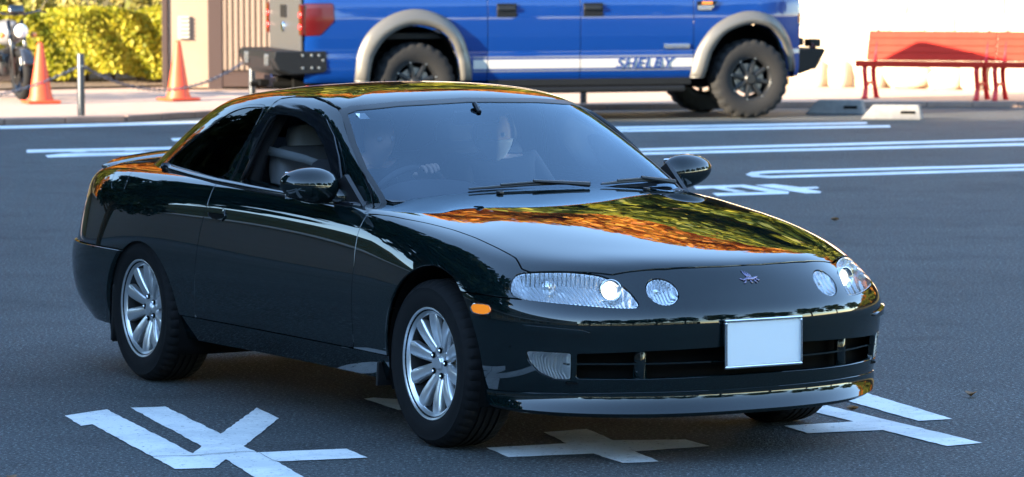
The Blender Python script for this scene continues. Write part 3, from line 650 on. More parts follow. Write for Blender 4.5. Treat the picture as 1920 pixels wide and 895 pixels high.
# --- panels
def panels(name,pm,m='car_paint',parent=car,flange=.012,disp=None,both=True):
    if not both: return pm_mesh(name,pm,m,parent,0,flange,disp)
    return [pm_mesh(name,pm,m,parent,s,flange,disp) for s in(-1,1)]
hood=panels('hood',cut(BODY,ins(hoodf),neg(headl),neg(lambda x,y,z:np.where(z>.8,cabf(x,y,z),1)),lambda x,y,z:-.7-x),both=False,
   disp=lambda v:.007*(1/(1+np.exp((np.abs(v[:,1])-np.interp(v[:,0],[-.6,-.28,.32,.67,.85],[.66,.62,.58,.50,.35])+.012)/.012)))*np.clip((v[:,0]+.7)/.3,0,1)*np.clip((.92-v[:,0])/.15,0,1))
bump=cut(BODY,neg(hoodf),neg(arch_f),lambda x,y,z:np.minimum(z-zseam(x),.61-x)+GAP,lambda x,y,z:.1-x,neg(lipz,0),neg(headl),neg(lampf),neg(fogf),neg(sigf),neg(grillf,0))
panels('front_bumper',bump,both=False,flange=.02)
lip_=cut(BODY,lipz,neg(arch_f),lambda x,y,z:.1-x)
lip_.v=lip_.v+lip_.n*(.004+.020*np.clip((lip_.v[:,0]-.3)/.3,0,1)*np.clip((.275-lip_.v[:,2])/.07,0,1)**.8)[:,None]*[1,1,.2]
_t=np.clip((.28-lip_.v[:,2])/.08,0,1); lip_.n=lip_.n+np.stack([_t*0,_t*0,.95*np.sin(_t*math.pi*.55)],1); lip_.n/=np.linalg.norm(lip_.n,axis=1,keepdims=True)
panels('front_lip',lip_,both=False,flange=.03)
fend=cut(BODY,neg(hoodf),neg(arch_f),neg(doorf),neg(headl),lambda x,y,z:np.where(x>.1,zseam(x)-z,.329-z)+GAP,lambda x,y,z:x-.61+GAP,lambda x,y,z:-1-x,neg(cabf))
fenders=panels('front_fender',fend)
doors=panels('door',cut(BODY,ins(doorf),neg(cabf)))
quart=cut(BODY,neg(doorf),lambda x,y,z:x+1.5,neg(arch_r),lambda x,y,z:.329-z+GAP,neg(rbumpf),neg(trunkf),neg(cabf),neg(tailf),neg(fuelf,.0018))
quarters=panels('quarter_panel',quart)
panels('fuel_flap',cut(BODY,ins(fuelf,.0018),xdoor)) if False else [pm_mesh('fuel_flap',cut(BODY,ins(fuelf,.0018),xdoor),'car_paint',quarters[0],-1)]
panels('trunk_lid',cut(BODY,ins(trunkf),neg(cabf)),both=False)
panels('rear_bumper',cut(BODY,ins(rbumpf),neg(arch_r)),both=False,disp=lambda v:.016*np.clip((.585-v[:,2])/.012,0,1),flange=.03)
panels('sill',cut(BODY,lambda x,y,z:z-.329+GAP,neg(arch_f),neg(arch_r),lambda x,y,z:x-.1,lambda x,y,z:-2.75-x),disp=-.004)
tl=panels('tail_lamp',cut(BODY,ins(tailf)),'red_lens')
# inner black shell behind the panel gaps
solid=lambda x,y,z:np.minimum.reduce([arch_f(x,y,z),arch_r(x,y,z),headl(x,y,z)-.012,lampf(x,y,z)-.012,fogf(x,y,z)-.012,grillf(x,y,z)-.012,cabf(x,y,z)])
panels('inner_shell',cut(BODY,neg(solid,.004)),'gap_black',flange=0,disp=-.016,both=False)
# --- lamps
def lamp(name,reg,depth,lens,g=.003,label=None):
    for s in(-1,1):
        e=bpy.data.objects.new(name,None); link(e,car)
        pm=cut(BODY,ins(reg,g),lambda x,y,z:.25-x)
        pm_mesh('lens',pm,lens,e,s,flange=.006,disp=-.001)
        pm_mesh('reflector',cut(BODY,reg,lambda x,y,z:.25-x),'fog_reflector' if name=='fog_lamp' else 'reflector',e,s,flange=0,disp=lambda v:-depth*np.clip(-reg(v[:,0],v[:,1],v[:,2])/.02,.12,1))
        yield s,e
for s,e in lamp('headlight',headl,.045,'clear_lens'):
    b=B(); b.lathe([(.0,.022),(.012,.020),(.022,.013),(.027,.002),(.030,-.006)],axis='x',n=24)
    o=b.build('projector','lamp_light' ,e,smooth=True); o.location=(.788,s*.525,.655); o.rotation_euler=(0,-.15,s*.25)
    b=B(); b.lathe([(.028,.0),(.038,.024),(.042,.024),(.042,-.01)],axis='x',n=24); o=b.build('bezel','chrome',e,smooth=True); o.location=(.792,s*.527,.655); o.rotation_euler=(0,-.15,s*.25)
    b=B(); b.lathe([(.0,.012),(.016,.008),(.024,-.004),(.03,-.012)],axis='x',n=20); o=b.build('side_bulb','reflector',e,smooth=True); o.location=(.63,s*.70,.665); o.rotation_euler=(0,-.1,s*.7)
for s,e in lamp('round_lamp',lampf,.035,'clear_lens'):
    b=B(); b.lathe([(.0,.016),(.010,.012),(.014,0)],axis='x',n=16); o=b.build('bulb','chrome',e,smooth=True); o.location=(.865,s*.367,.65)
for s,e in lamp('fog_lamp',fogf,.03,'clear_lens'): pass
for s,e in lamp('turn_signal',sigf,.014,'amber_lens'): pass
# --- grille
g=bpy.data.objects.new('lower_grille',None); link(g,car)
def front_x(y,z,off=0):
    k=np.argmin(np.abs(BODY.v[:,1]-abs(y))+2*np.abs(BODY.v[:,2]-z)+np.where(BODY.v[:,0]<.3,9,0)); return BODY.v[k,0]-off
gb=B()
ys=np.linspace(-.70,.70,29); xs=np.array([front_x(y,.38) for y in ys]); xs=np.convolve(np.pad(xs,2,'edge'),np.ones(5)/5,'valid')
def strip(ys,xs,z0,z1,d0,d1,m,name,par):
    V=[];F=[]
    for y,x in zip(ys,xs):
        V+= [(x-d0,y,z0),(x-d0,y,z1),(x-d1,y,z1),(x-d1,y,z0)]
    for i in range(len(ys)-1):
        for k in range(4): F.append((i*4+k,i*4+(k+1)%4,i*4+4+(k+1)%4,i*4+4+k))
    F+= [(3,2,1,0),tuple(4*(len(ys)-1)+k for k in range(4))]
    return mesh(name,V,F,m,par)
strip(ys,xs,.31,.46,.09,.10,'gap_black','back_panel',g)
strip(ys,xs,.384,.390,.022,.05,'car_paint','slat',g)

strip(ys,xs,.452,.460,.02,.10,'gap_black','top_shelf',g); strip(ys,xs,.312,.320,.02,.10,'gap_black','bottom_shelf',g)
for s in(-1,1):
    b=B(); b.box((front_x(.452,.38)-.045,s*.452,.385),(.05,.040,.14),rot=('Z',-s*.45),bev=.012); b.build('grille_post','car_paint',g,smooth=True)
# rub strips on the bumper corners
RUB=smooth_loop([(.63,.526),(.66,.530),(.80,.520),(.838,.511),(.825,.502),(.66,.503),(.634,.508)],3)
rubf=lambda x,y,z:np.maximum(sdf(x,z,RUB),.4-y)
panels('rub_strip',cut(BODY,rubf),'car_paint',disp=.013,flange=.014)
# --- number plate and emblem
b=B(); b.box((0,0,0),(.008,.332,.166),bev=.003); pl=b.build('number_plate','plate_white',car); pl.location=(1.036,0,.455)
b=B()
for c,d in (((.002,0,.0875),(.016,.348,.011)),((.002,0,-.0875),(.016,.348,.011)),((.002,.1685,0),(.016,.011,.164)),((.002,-.1685,0),(.016,.011,.164))): b.box(c,d,bev=.004)
b.build('plate_frame','chrome',pl,smooth=False)
b=B(); b.box((-.02,0,0),(.026,.30,.14)); b.build('plate_bracket','trim_black',pl)
em=B()
em.tube([(0,-.030,-.006),(0,-.012,0),(0,.012,-.002),(0,.026,.004),(0,.036,.008)],[.004,.007,.007,.005,.003],8)
for a,c in(((.0,-.006,.004),(0,-.020,.040)),((.0,-.001,.004),(0,-.010,.036)),((.0,.004,.004),(0,-.001,.031)),((0,.008,.003),(0,.006,.024))): em.tube([a,c],[.004,.002],6)
for a,c in(((0,-.012,0),(0,-.028,-.02)),((0,.0,0),(0,.004,-.021)),((0,.016,0),(0,.024,-.021)),((0,.026,0),(0,.038,-.012)),((0,-.028,-.006),(0,-.040,.004))): em.tube([a,c],[.0035,.003],6)
eo=em.build('hood_emblem','emblem_metal',car,smooth=True); eo.location=(.943,0,.687); eo.rotation_euler=(0,-.72,0); eo.scale=(1,1.05,1)
# --- cabin
WS=[(-.3,.88),(.71,.88),(.697,.938),(.678,1.03),(.630,1.137),(.567,1.243),(.52,1.258),(.335,1.272),(0,1.281),(-.3,1.281)]
wsf=lambda x,y,z:np.maximum(sdf(y,z,WS),-1.45-x)
BW=[(-.3,.93),(.60,.955),(.565,1.06),(.50,1.20),(.45,1.232),(0,1.252),(-.3,1.252)]
bwf=lambda x,y,z:np.maximum(sdf(y,z,BW),x+2.2)
QG=smooth_loop([(-2.66,.968),(-2.68,.985),(-2.559,1.047),(-2.351,1.141),(-2.194,1.213),(-2.09,1.238),(-2.002,1.247),(-1.90,1.250),(-1.872,1.235),(-1.889,1.14),(-1.971,1.022),(-2.045,.945),(-2.3,.947),(-2.56,.955)],3)
qgf=lambda x,y,z:np.maximum(sdf(x,z,QG),.45-y)
DO=[(-1.858,.90),(-1.851,.945),(-1.76,1.17),(-1.733,1.232),(-1.70,1.243),(-1.60,1.243),(-1.511,1.236),(-1.40,1.216),(-1.296,1.188),(-1.166,1.124),(-1.056,1.050),(-.971,.974),(-.93,.92),(-.93,.90)]
dof=lambda x,y,z:np.maximum(sdf(x,z,DO),.45-y)
DF=[(-1.985,.88),(-1.81,1.270),(-1.785,1.290),(-1.70,1.300),(-1.556,1.302),(-1.43,1.287),(-1.319,1.264),(-1.25,1.238),(-1.108,1.159),(-.9,1.045),(-.735,.945),(-.66,.88)]
dff=lambda x,y,z:np.maximum(sdf(x,z,DF),.45-y)
def low(x,y,z): return .885-z
trimf=lambda x,y,z:wsf(x,y,z)-.016
roof=cut(CAB,neg(trimf,0),neg(bwf,.004),neg(qgf,.012),neg(dff),low)
panels('roof',roof,both=False)
panels('windshield',cut(CAB,wsf,low),'screen_glass',flange=.004,both=False,disp=-.002)
panels('windshield_trim',cut(CAB,neg(wsf,0),trimf,low),'trim_black',both=False,disp=.001)
panels('rear_window',cut(CAB,lambda x,y,z:bwf(x,y,z)-.012,lambda x,y,z:x+2.2),'dark_glass',both=False,disp=-.003,flange=.004)
panels('quarter_glass',cut(CAB,qgf),'dark_glass',disp=-.003,flange=.004)
panels('quarter_glass_trim',cut(CAB,neg(qgf,0),lambda x,y,z:qgf(x,y,z)-.0105),'gloss_black',disp=.001)
bpil=lambda x,y,z:(x+1.93)-(z-.93)*.40
fr=cut(CAB,ins(dff),neg(dof,0),low)
wf=[pm_mesh('window_frame',cut(fr,lambda x,y,z:-bpil(x,y,z)),'car_paint',doors[i],s) for i,s in((0,-1),(1,1))]
pil=[pm_mesh('pillar_cover',cut(fr,bpil),'gloss_black',doors[i],s,disp=-.001) for i,s in((0,-1),(1,1))]
seal=lambda x,y,z:np.maximum(dof(x,y,z),-dof(x,y,z)-.012)
def cab_y(x,z):
    d=(CAB.v[:,0]-x)**2+(CAB.v[:,2]-z)**2+np.where(CAB.v[:,1]<.45,9,0); k=np.argsort(d)[:4]; w_=1/(np.sqrt(d[k])+1e-3); return float((CAB.v[k,1]*w_).sum()/w_.sum())
_dl=np.array(DO)[1:-1]; _dl=np.concatenate([_dl[[0]]+(_dl[[1]]-_dl[[0]])*0,*[ _dl[[i]]+(_dl[[i+1]]-_dl[[i]])*np.linspace(0,1,5)[1:,None] for i in range(len(_dl)-1)]])
for i,s in((0,-1),(1,1)):
    b=B(); b.tube([(x,s*(cab_y(x,z)-.006),z) for x,z in _dl],.009,6); b.build('window_seal','trim_black',doors[i],smooth=True)
# wind deflector over the door window
visf=(lambda x,y,z:dof(x,y,z)-.026,lambda x,y,z:-dof(x,y,z)-.020,lambda x,y,z:.985-z,lambda x,y,z:-1.795-x)
vis=[pm_mesh('wind_deflector',cut(CAB,*visf),'gloss_black',doors[i],s,disp=lambda v:.012+.010*np.clip((1.24-v[:,2])/.05,0,1),flange=.012) for i,s in((0,-1),(1,1))]
pm_mesh('door_glass',cut(CAB,lambda x,y,z:dof(x,y,z)+.006,low),'clear_glass',doors[1],1,disp=-.01,flange=0)
# head lining and pillars seen from inside
panels('head_lining',cut(CAB,neg(wsf,.0),neg(bwf,.0),neg(qgf,0),neg(dof,0),low),'interior_dark',flange=0,disp=-.022,both=False)
# belt mouldings
for s in(-1,1):
    path=[(-2.70,.742,.962),(-2.6,.752,.953),(-2.35,.770,.940),(-2.05,.788,.927),(-1.7,.796,.917),(-1.36,.799,.909),(-1.0,.797,.900),(-.80,.788,.896),(-.72,.77,.898)]
    V=[];F=[]
    for x,y,z in path:
        for dy,dz in((-.03,.016),(.006,.012),(.014,.003),(.016,-.006),(.010,-.016),(-.03,-.016)): V.append((x,s*(y+dy),z+dz))
    for i in range(len(path)-1):
        for k in range(6): F.append((i*6+k,i*6+(k+1)%6,i*6+6+(k+1)%6,i*6+6+k))
    F+=[tuple(range(6)),tuple(6*(len(path)-1)+k for k in range(6))]
    o=mesh('belt_moulding',V,F,'gloss_black',doors[0 if s<0 else 1],smooth=True)
# door handles: raised oval ring, flap above, dark finger recess below
HD=smooth_loop([(-2.000,.797),(-1.985,.820),(-1.93,.828),(-1.855,.822),(-1.825,.803),(-1.822,.783),(-1.855,.766),(-1.93,.762),(-1.985,.774)],4)
hf=lambda x,y,z:np.maximum(sdf(x,z,HD),.5-y)
for i,s in((0,-1),(1,1)):
    h=pm_mesh('door_handle',cut(BODY,hf,lambda x,y,z:-hf(x,y,z)-.011),'car_paint',doors[i],s,disp=lambda v:.002+.007*np.sin(np.pi*np.clip(-hf(v[:,0],v[:,1],v[:,2])/.011,0,1)),flange=.006)
    pm_mesh('handle_recess',cut(BODY,lambda x,y,z:hf(x,y,z)+.0105,lambda x,y,z:z-.803),'gap_black',doors[i],s,disp=.0012,flange=.0)
    pm_mesh('handle_flap',cut(BODY,lambda x,y,z:hf(x,y,z)+.0105,lambda x,y,z:.799-z),'car_paint',doors[i],s,disp=.005,flange=.01)
# inner door pillars
for s in(-1,1):
    b=B(); b.tube([(-1.895,s*.70,.88),(-1.865,s*.665,1.06),(-1.80,s*.585,1.25)],.035,8); b.build('door_pillar','interior_dark',car,smooth=True)
# --- side mirrors
for i,s in((0,-1),(1,1)):
    V=[];F=[];nu,nv=20,28
    for a in range(nu+1):
        t=math.pi*a/nu
        for c in range(nv):
            q=2*math.pi*c/nv
            yy=math.cos(t); r=math.sin(t)**.8
            xx=r*math.cos(q); zz=r*math.sin(q)
            xx=xx*.085 if xx>0 else xx*.03
            V.append((xx,s*(yy*.125),zz*(.074-.012*yy)+(.01*yy)))
    for a in range(nu):
        for c in range(nv): F.append((a*nv+c,a*nv+(c+1)%nv,(a+1)*nv+(c+1)%nv,(a+1)*nv+c))
    if s>0: F=[f[::-1] for f in F]
    m=mesh('side_mirror',V,F,'car_paint',doors[i],smooth=True); m.location=(-.935,s*.905,.972); m.rotation_euler=(0,0,s*.12)
    b=B(); b.box((0,0,0),(.006,.19,.11),bev=.003); o=b.build('mirror_glass','chrome',m); o.location=(-.028,0,0)
    b=B(); b.tube([(.0,-s*.09,-.03),(.02,-s*.12,-.045),(.05,-s*.15,-.06)],[.038,.034,.04],12); b.build('mirror_arm','car_paint',m,smooth=True)
    sail=B(); sail.prism([(-.97,.90),(-.955,.965),(-.86,1.015),(-.72,.91),(-.70,.895)],.02); o=sail.build('mirror_base','trim_black',doors[i]); o.location=(0,s*.772-(.01),0)
# --- spoiler
V=[];F=[];n=25
sec=[(.11,-.015),(.06,.022),(0,.040),(-.055,.044),(-.07,.036),(-.06,.022),(-.03,.004),(0,-.02)]
for k in range(n):
    t=-1+2*k/(n-1); y=.70*t; e=abs(t)**3
    x0=-3.50+.10*e; z0=float(ztop(np.array(x0),np.array(y)))-.028+.006*(1-e); sc=1-.45*max(0,(abs(t)-.8)/.2)**2
    for dx,dz in sec: V.append((x0+dx*1.25,y,z0+dz*sc))
for k in range(n-1):
    for j in range(8): F.append((k*8+j,k*8+8+j,k*8+8+(j+1)%8,k*8+(j+1)%8))
F+=[tuple(range(8)),tuple((n-1)*8+j for j in range(8))[::-1]]
mesh('spoiler',V,[f[::-1] for f in F],'car_paint',car,smooth=True)
# --- wipers and washer nozzles
def wiper(path):
    e=bpy.data.objects.new('wiper',None); link(e,car)
    b=B(); b.tube([(x+.006,y,z+.010) for x,y,z in path],[.004]+[.007]*(len(path)-2)+[.004],6); b.build('blade','trim_black',e)
    k=len(path)//2; p=path[k]
    b=B(); b.tube([(p[0]+.014,p[1],p[2]+.024),((p[0]+path[-1][0])/2+.03,(p[1]+path[-1][1])/2,(p[2]+path[-1][2])/2+.018),(path[-1][0]+.04,path[-1][1],path[-1][2]+.01)],[.006,.008,.012],6); b.build('arm','trim_black',e)
    b=B(); b.tube([(x+.012,y,z+.018) for x,y,z in path[1:-1]],.005,6); b.build('blade_bridge','trim_black',e)
wiper([(-.62,-.34,.945),(-.61,-.2,.95),(-.605,-.05,.955),(-.605,.1,.955),(-.60,.2,.948)])
wiper([(-.605,.28,.945),(-.625,.37,.948),(-.65,.5,.95),(-.67,.6,.945),(-.685,.67,.938)])
for y in(-.26,.44):
    b=B(); b.box((0,0,0),(.03,.022,.014),bev=.005); o=b.build('washer_nozzle','trim_black',car); o.location=(-.50,y,float(ztop(np.array(-.50),np.array(y)))+.012)
# --- wheels
def make_wheel():
    e=bpy.data.objects.new('wheel',None); link(e,car)
    prof=[(.198,-.080),(.207,-.100),(.226,-.110),(.250,-.117),(.275,-.118),(.292,-.115),(.296,-.1165),(.303,-.111),(.313,-.103),(.3205,-.092),(.3255,-.075),(.327,-.060)]
    for g0 in(-.045,-.015,.015,.045): prof+=[(.3275,g0-.006),(.320,g0-.0055),(.320,g0+.0055),(.3275,g0+.006)]
    prof+=[(.327,.060),(.3255,.075),(.3205,.092),(.313,.103),(.303,.111),(.275,.118),(.250,.117),(.226,.110),(.207,.100),(.198,.08)]
    b=B(); n=192; b.lathe(prof,axis='y',n=n)
    V=b.v
    for i,(r,h) in enumerate(prof):
        if r>.312 and abs(h)>.055:
            for k in range(n):
                if k%4==0:
                    x,y,z=V[i*n+k]; q=(r-.006)/r; V[i*n+k]=(x*q,y,z*q)
    b.build('tyre','rubber',e,smooth=False,auto=40)
    b=B(); b.lathe([(.214,-.088),(.2225,-.098),(.2235,-.104),(.219,-.1075),(.2145,-.1055),(.208,-.099),(.201,-.093),(.195,-.089),(.1925,-.084)],axis='y',n=72); b.build('rim','alloy',e,smooth=True)
    b=B(); b.lathe([(.1924,-.085),(.191,-.070),(.190,-.045),(.190,-.01),(.190,.08),(.205,.10)],axis='y',n=48); b.build('barrel','barrel_dark',e,smooth=True)
    b=B(); b.lathe([(.0,-.066),(.028,-.066),(.030,-.062),(.05,-.063),(.066,-.060),(.073,-.052),(.075,-.02),(.07,0)],axis='y',n=48); b.build('hub','alloy',e,smooth=True,auto=35)
    b=B(); b.lathe([(.0,-.0725),(.024,-.0725),(.027,-.070),(.028,-.064)],axis='y',n=32); b.build('centre_cap','alloy',e,auto=30)
    # spoke
    V=[];F=[];nu,nv=14,10
    for a in range(nu+1):
        t=a/nu; r=.052+.151*t
        wd=.0200+.0100*min(1,t*1.3); 
        end=max(0,(t-.86)/.14); wd*=math.sqrt(max(1e-3,1-end**2*.35))
        yy=-.060-.030*math.sin(t*math.pi*.55)-(.003 if .80<t<.84 else 0); h=.030*(1-.25*end)
        for c in range(nv+1):
            q=math.pi*c/nv; cx=math.cos(q); sx=math.sin(q)
            V.append((wd*np.sign(cx)*abs(cx)**.6,yy+h*(1-sx**.36)-.0,r))
    for a in range(nu):
        for c in range(nv): F.append((a*(nv+1)+c,a*(nv+1)+c+1,(a+1)*(nv+1)+c+1,(a+1)*(nv+1)+c))
    sp=mesh('spoke',V,F,'alloy',e,smooth=True)
    for k in range(10):
        o=sp if k==0 else sp.copy()
        if k: link(o,e)
        o.rotation_euler=(0,2*math.pi*(k+.5)/10,0)
    bn=B(); bn.lathe([(.0085,-.060),(.0115,-.064),(.0125,-.0672),(.0115,-.068)],axis='y',n=16); bn.lathe([(.0115,-.0682),(.0,-.0682)],axis='y',n=16)
    ln=bn.build('lug_hole','gap_black',e,smooth=False)
    cn=B(); cn.lathe([(.0,-.075),(.004,-.0748),(.0065,-.072),(.007,-.066)],axis='y',n=6); cm=cn.build('lug_nut','chrome',e)
    for k in range(5):
        q=2*math.pi*(k+.0)/5
        for src in(ln,cm):
            o=src if k==0 else src.copy()
            if k: link(o,e)
            o.location=(.052*math.sin(q),0,.052*math.cos(q))
    b=B(); b.lathe([(.07,-.012),(.145,-.012),(.145,.012),(.07,.012)],axis='y',n=48); b.build('brake_disc','brake_disc',e,auto=30)
    b=B(); b.box((-.115,.0,.05),(.06,.05,.13),bev=.01); b.build('brake_caliper','brake_disc',e)
    return e
wh=make_wheel()
for i,(x,s,a) in enumerate(((0,-1,.25),(-2.69,-1,1.0),(0,1,.7),(-2.69,1,.4))):
    o=wh if i==0 else copy_tree(wh,car)
    o.location=(x,s*(.755 if x==0 else .758),.3265); o.rotation_euler=(0,a,0) if s<0 else (0,a,math.pi)
    if s>0: o.rotation_mode='XYZ'
# wheel housings, floor, mud flaps
for cx,cz in((.055,.34),(-2.645,.262)):
    for s in(-1,1):
        V=[];F=[];k=0;na=40
        for a in range(na+1):
            q=math.radians(-22+224*a/na)
            for r,y in((.372,.872),(.392,.80),(.392,.50),(.0,.50)): V.append((cx+r*math.cos(q),s*y,max(cz+r*math.sin(q),.15)))
        for a in range(na):
            for j in range(3): F.append((a*4+j,a*4+j+1,a*4+5+j,a*4+4+j))
        mesh('wheel_housing',V,F,'gap_black',car,smooth=True)
b=B(); b.box((-1.35,0,.27),(2.0,1.5,.10)); b.box((.45,0,.27),(.5,1.0,.08)); b.box((-3.3,0,.32),(.75,1.2,.12)); b.box((-1.3,0,.33),(3.5,1.0,.1)); b.build('underbody','gap_black',car)
for x,s in((-3.02,-1),(-3.02,1),(-.405,-1),(-.405,1)):
    b=B(); b.box((0,0,0),(.012,.20,.26 if x<-1 else .10),bev=.01); o=b.build('mud_flap','trim_black',car); o.location=(x+(.04 if x<-1 else 0),s*.78,.285 if x<-1 else .25); o.rotation_euler=(0,.12,0)
b=B(); b.tube([(-2.2,-.35,.2),(-3.5,-.35,.22),(-3.86,-.35,.24)],.03,10); b.build('exhaust_pipe','brake_disc',car)
# --- interior
b=B(); b.box((-1.75,0,.42),(2.5,1.36,.04)); b.build('cabin_floor','interior_dark',car)
for s in(-1,1):
    b=B(); b.box((-1.72,s*.715,.65),(1.9,.03,.48)); b.build('door_card','interior_dark',car)
b=B(); b.box((-2.72,0,.93),(.5,1.28,.03)); b.build('parcel_shelf','interior_dark',car)
b=B(); b.box((-.62,0,.70),(.05,1.40,.42)); b.build('bulkhead','interior_dark',car)
V=[];F=[];sec=[(-.60,.915),(-.75,.935),(-.90,.935),(-1.0,.915),(-1.04,.86),(-1.02,.70),(-.98,.55),(-.6,.55)]
for k,y in enumerate(np.linspace(-.70,.70,21)):
    hump=.045*math.exp(-((y+.37)/.17)**4)
    for j,(x,z) in enumerate(sec): V.append((x-(hump*.6 if 2<=j<=4 else 0),y,z+(hump if 1<=j<=3 else 0)))
for k in range(20):
    for j in range(7): F.append((k*8+j,k*8+j+1,k*8+9+j,k*8+8+j))
mesh('dashboard',V,F,'dash_grey',car,smooth=True)
b=B(); b.box((-1.05,.02,.90),(.02,.20,.11),bev=.01); b.build('centre_screen','gloss_black',car)
def seat(y):
    e=bpy.data.objects.new('seat',None); link(e,car)
    b=B(); b.box((-1.45,y,.55),(.52,.50,.16),bev=.06); b.build('cushion','seat_grey',e,smooth=True)
    b=B(); b.box((-1.80,y,.80),(.16,.50,.58),rot=('Y',-.32),bev=.06); b.build('backrest','seat_grey',e,smooth=True)
    b=B(); b.box((-1.925,y,1.075),(.11,.27,.20),rot=('Y',-.25),bev=.05); b.build('headrest','headrest_grey',e,smooth=True)
    b=B(); b.tube([(-1.90,y-.06,.98),(-1.92,y-.06,1.06)],.007,8); b.tube([(-1.90,y+.06,.98),(-1.92,y+.06,1.06)],.007,8); b.build('headrest_post','chrome',e)
seat(-.37); seat(.37)
b=B(); b.box((-2.40,0,.80),(.2,1.2,.42),rot=('Y',-.35),bev=.06); b.build('rear_bench','seat_grey',car,smooth=True)
# seat belt strap by the open window
V=[(-1.86,-.66,1.05),(-1.86,-.655,1.09),(-1.62,-.58,1.02),(-1.62,-.575,1.055),(-1.38,-.50,.96),(-1.38,-.495,.995),(-1.2,-.40,.86),(-1.2,-.36,.90)]
o=mesh('seat_belt',V,[(0,1,3,2),(2,3,5,4),(4,5,7,6)],'belt_cloth',car,smooth=True); o.modifiers.new('thick','SOLIDIFY').thickness=.003
# steering wheel
e=bpy.data.objects.new('steering_wheel',None); link(e,car); e.location=(-1.085,-.37,.855); e.rotation_euler=(0,-1.13,0)
b=B(); b.tube([(.185*math.cos(2*math.pi*k/40),.185*math.sin(2*math.pi*k/40),0) for k in range(41)],.015,10,caps=False); b.build('rim','dash_grey',e,smooth=True)
b=B(); b.box((0,0,-.02),(.12,.14,.05),bev=.02); b.build('hub','dash_grey',e,smooth=True)
b=B()
for q in(0,2.2,-2.2): b.tube([(0,0,-.02),(.18*math.cos(q+math.pi),.18*math.sin(q+math.pi),0)],.014,8)
b.build('spoke','dash_grey',e,smooth=True)
b=B(); b.box((-1.16,.0,1.22),(.03,.22,.06),rot=('Y',-.2),bev=.012); b.tube([(-1.13,0,1.24),(-1.17,0,1.275)],.012,8); b.build('rear_view_mirror','gloss_black',car)
b=B(); b.box((0,0,0),(.001,.05,.04)); o=b.build('inspection_sticker','plate_white',car); o.location=(-1.203,-.518,1.234); o.rotation_euler=(0,-.98,.22)
# ================================================================== pickup truck
mat('truck_blue',(.001,.030,.165),.35,coat=1,coat_rough=.02,spec=.2); mat('flare_grey',(.11,.105,.095),.4,metal=.3); mat('stripe_white',(.44,.42,.39),.45); mat('stripe_grey',(.16,.17,.20),.45)
mat('letter_blue',(.01,.035,.16),.4); mat('bumper_black',(.006,.0062,.007),.5,spec=.25,bump=(200,.3,.002)); mat('truck_tyre',(.007,.007,.0075),.9,bump=(60,.4,.006)); mat('dark_wheel',(.016,.017,.019),.35,metal=.3)
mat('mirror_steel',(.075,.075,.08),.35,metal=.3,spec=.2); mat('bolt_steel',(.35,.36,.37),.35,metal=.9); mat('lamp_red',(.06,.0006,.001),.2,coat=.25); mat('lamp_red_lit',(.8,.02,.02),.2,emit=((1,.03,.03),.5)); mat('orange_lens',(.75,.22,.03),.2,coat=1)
truck=thing('pickup_truck','blue pickup truck with grey wheel-arch flares and a white side stripe, parked by the kerb','truck',(2.4193,43.8983,0),math.radians(15))
xs_=np.linspace(-5.07,.62,230); zs_=np.linspace(.455,1.46,60)
def ty(x,z):
    y=np.interp(z,[.44,.50,.60,.745,.765,.79,.95,1.15,1.30,1.40,1.46],[.915,.950,.968,.975,.962,.972,.988,.990,.978,.945,.90])
    y=y-.16*np.clip((x-.05)/.57,0,1)**2.2-.03*np.clip((-4.9-x)/.17,0,1)**2
    return y
_z=zs_.copy()
Yk=ty(xs_[None,:],zs_[:,None]); k3=np.array([.25,.5,.25])
for _ in range(3): Yk[1:-1]=.25*Yk[:-2]+.5*Yk[1:-1]+.25*Yk[2:]
_A=np.stack([np.broadcast_to(xs_[None,:],Yk.shape),Yk,np.broadcast_to(zs_[:,None],Yk.shape)],-1)
gz,gx=np.gradient(Yk,zs_,xs_); _N=np.stack([-gx,np.ones_like(Yk),-gz],-1); _N/=np.linalg.norm(_N,axis=2,keepdims=True)
TS=grid_pm(_A,_N)
FRo=np.array([(-4.52,.46),(-4.515,.60),(-4.49,.78),(-4.38,1.0),(-4.14,1.18),(-3.85,1.25),(-3.56,1.18),(-3.35,1.0),(-3.25,.77),(-3.21,.56),(-3.205,.46)])
FRi=np.array([(-4.37,.46),(-4.365,.58),(-4.33,.73),(-4.21,.92),(-4.02,1.04),(-3.82,1.075),(-3.6,1.03),(-3.45,.91),(-3.375,.73),(-3.345,.56),(-3.34,.46)])
FFo=np.array([(-.705,.46),(-.695,.56),(-.63,.79),(-.46,1.02),(-.22,1.16),(.03,1.20),(.28,1.12),(.45,.93),(.53,.74),(.56,.6),(.565,.52)])
FFi=np.array([(-.565,.46),(-.545,.54),(-.48,.75),(-.33,.95),(-.10,1.045),(.06,1.055),(.22,1.0),(.36,.86),(.43,.70),(.46,.58),(.47,.52)])
arR=lambda x,y,z:sdf(x,z,np.vstack([FRi,[(-3.34,0),(-4.37,0)]])); arF=lambda x,y,z:sdf(x,z,np.vstack([FFi,[(.47,0),(-.565,0)]]))
rng=lambda a,b:(lambda x,y,z:np.maximum(a-x,x-b)+.005)
TLP=[(-5.2,1.31),(-4.76,1.31),(-4.755,1.12),(-4.91,.972),(-5.2,.96)]; tlf=lambda x,y,z:sdf(x,z,TLP)
bed=cut(TS,rng(-5.2,-3.035),neg(arR,0),neg(tlf,.006),lambda x,y,z:np.minimum(z*0-1,1)); rd=cut(TS,rng(-3.035,-1.98)); fd=cut(TS,rng(-1.98,-.675)); ff=cut(TS,rng(-.675,.7),neg(arF,0))
rd=cut(rd,neg(arR,0))
tp={}
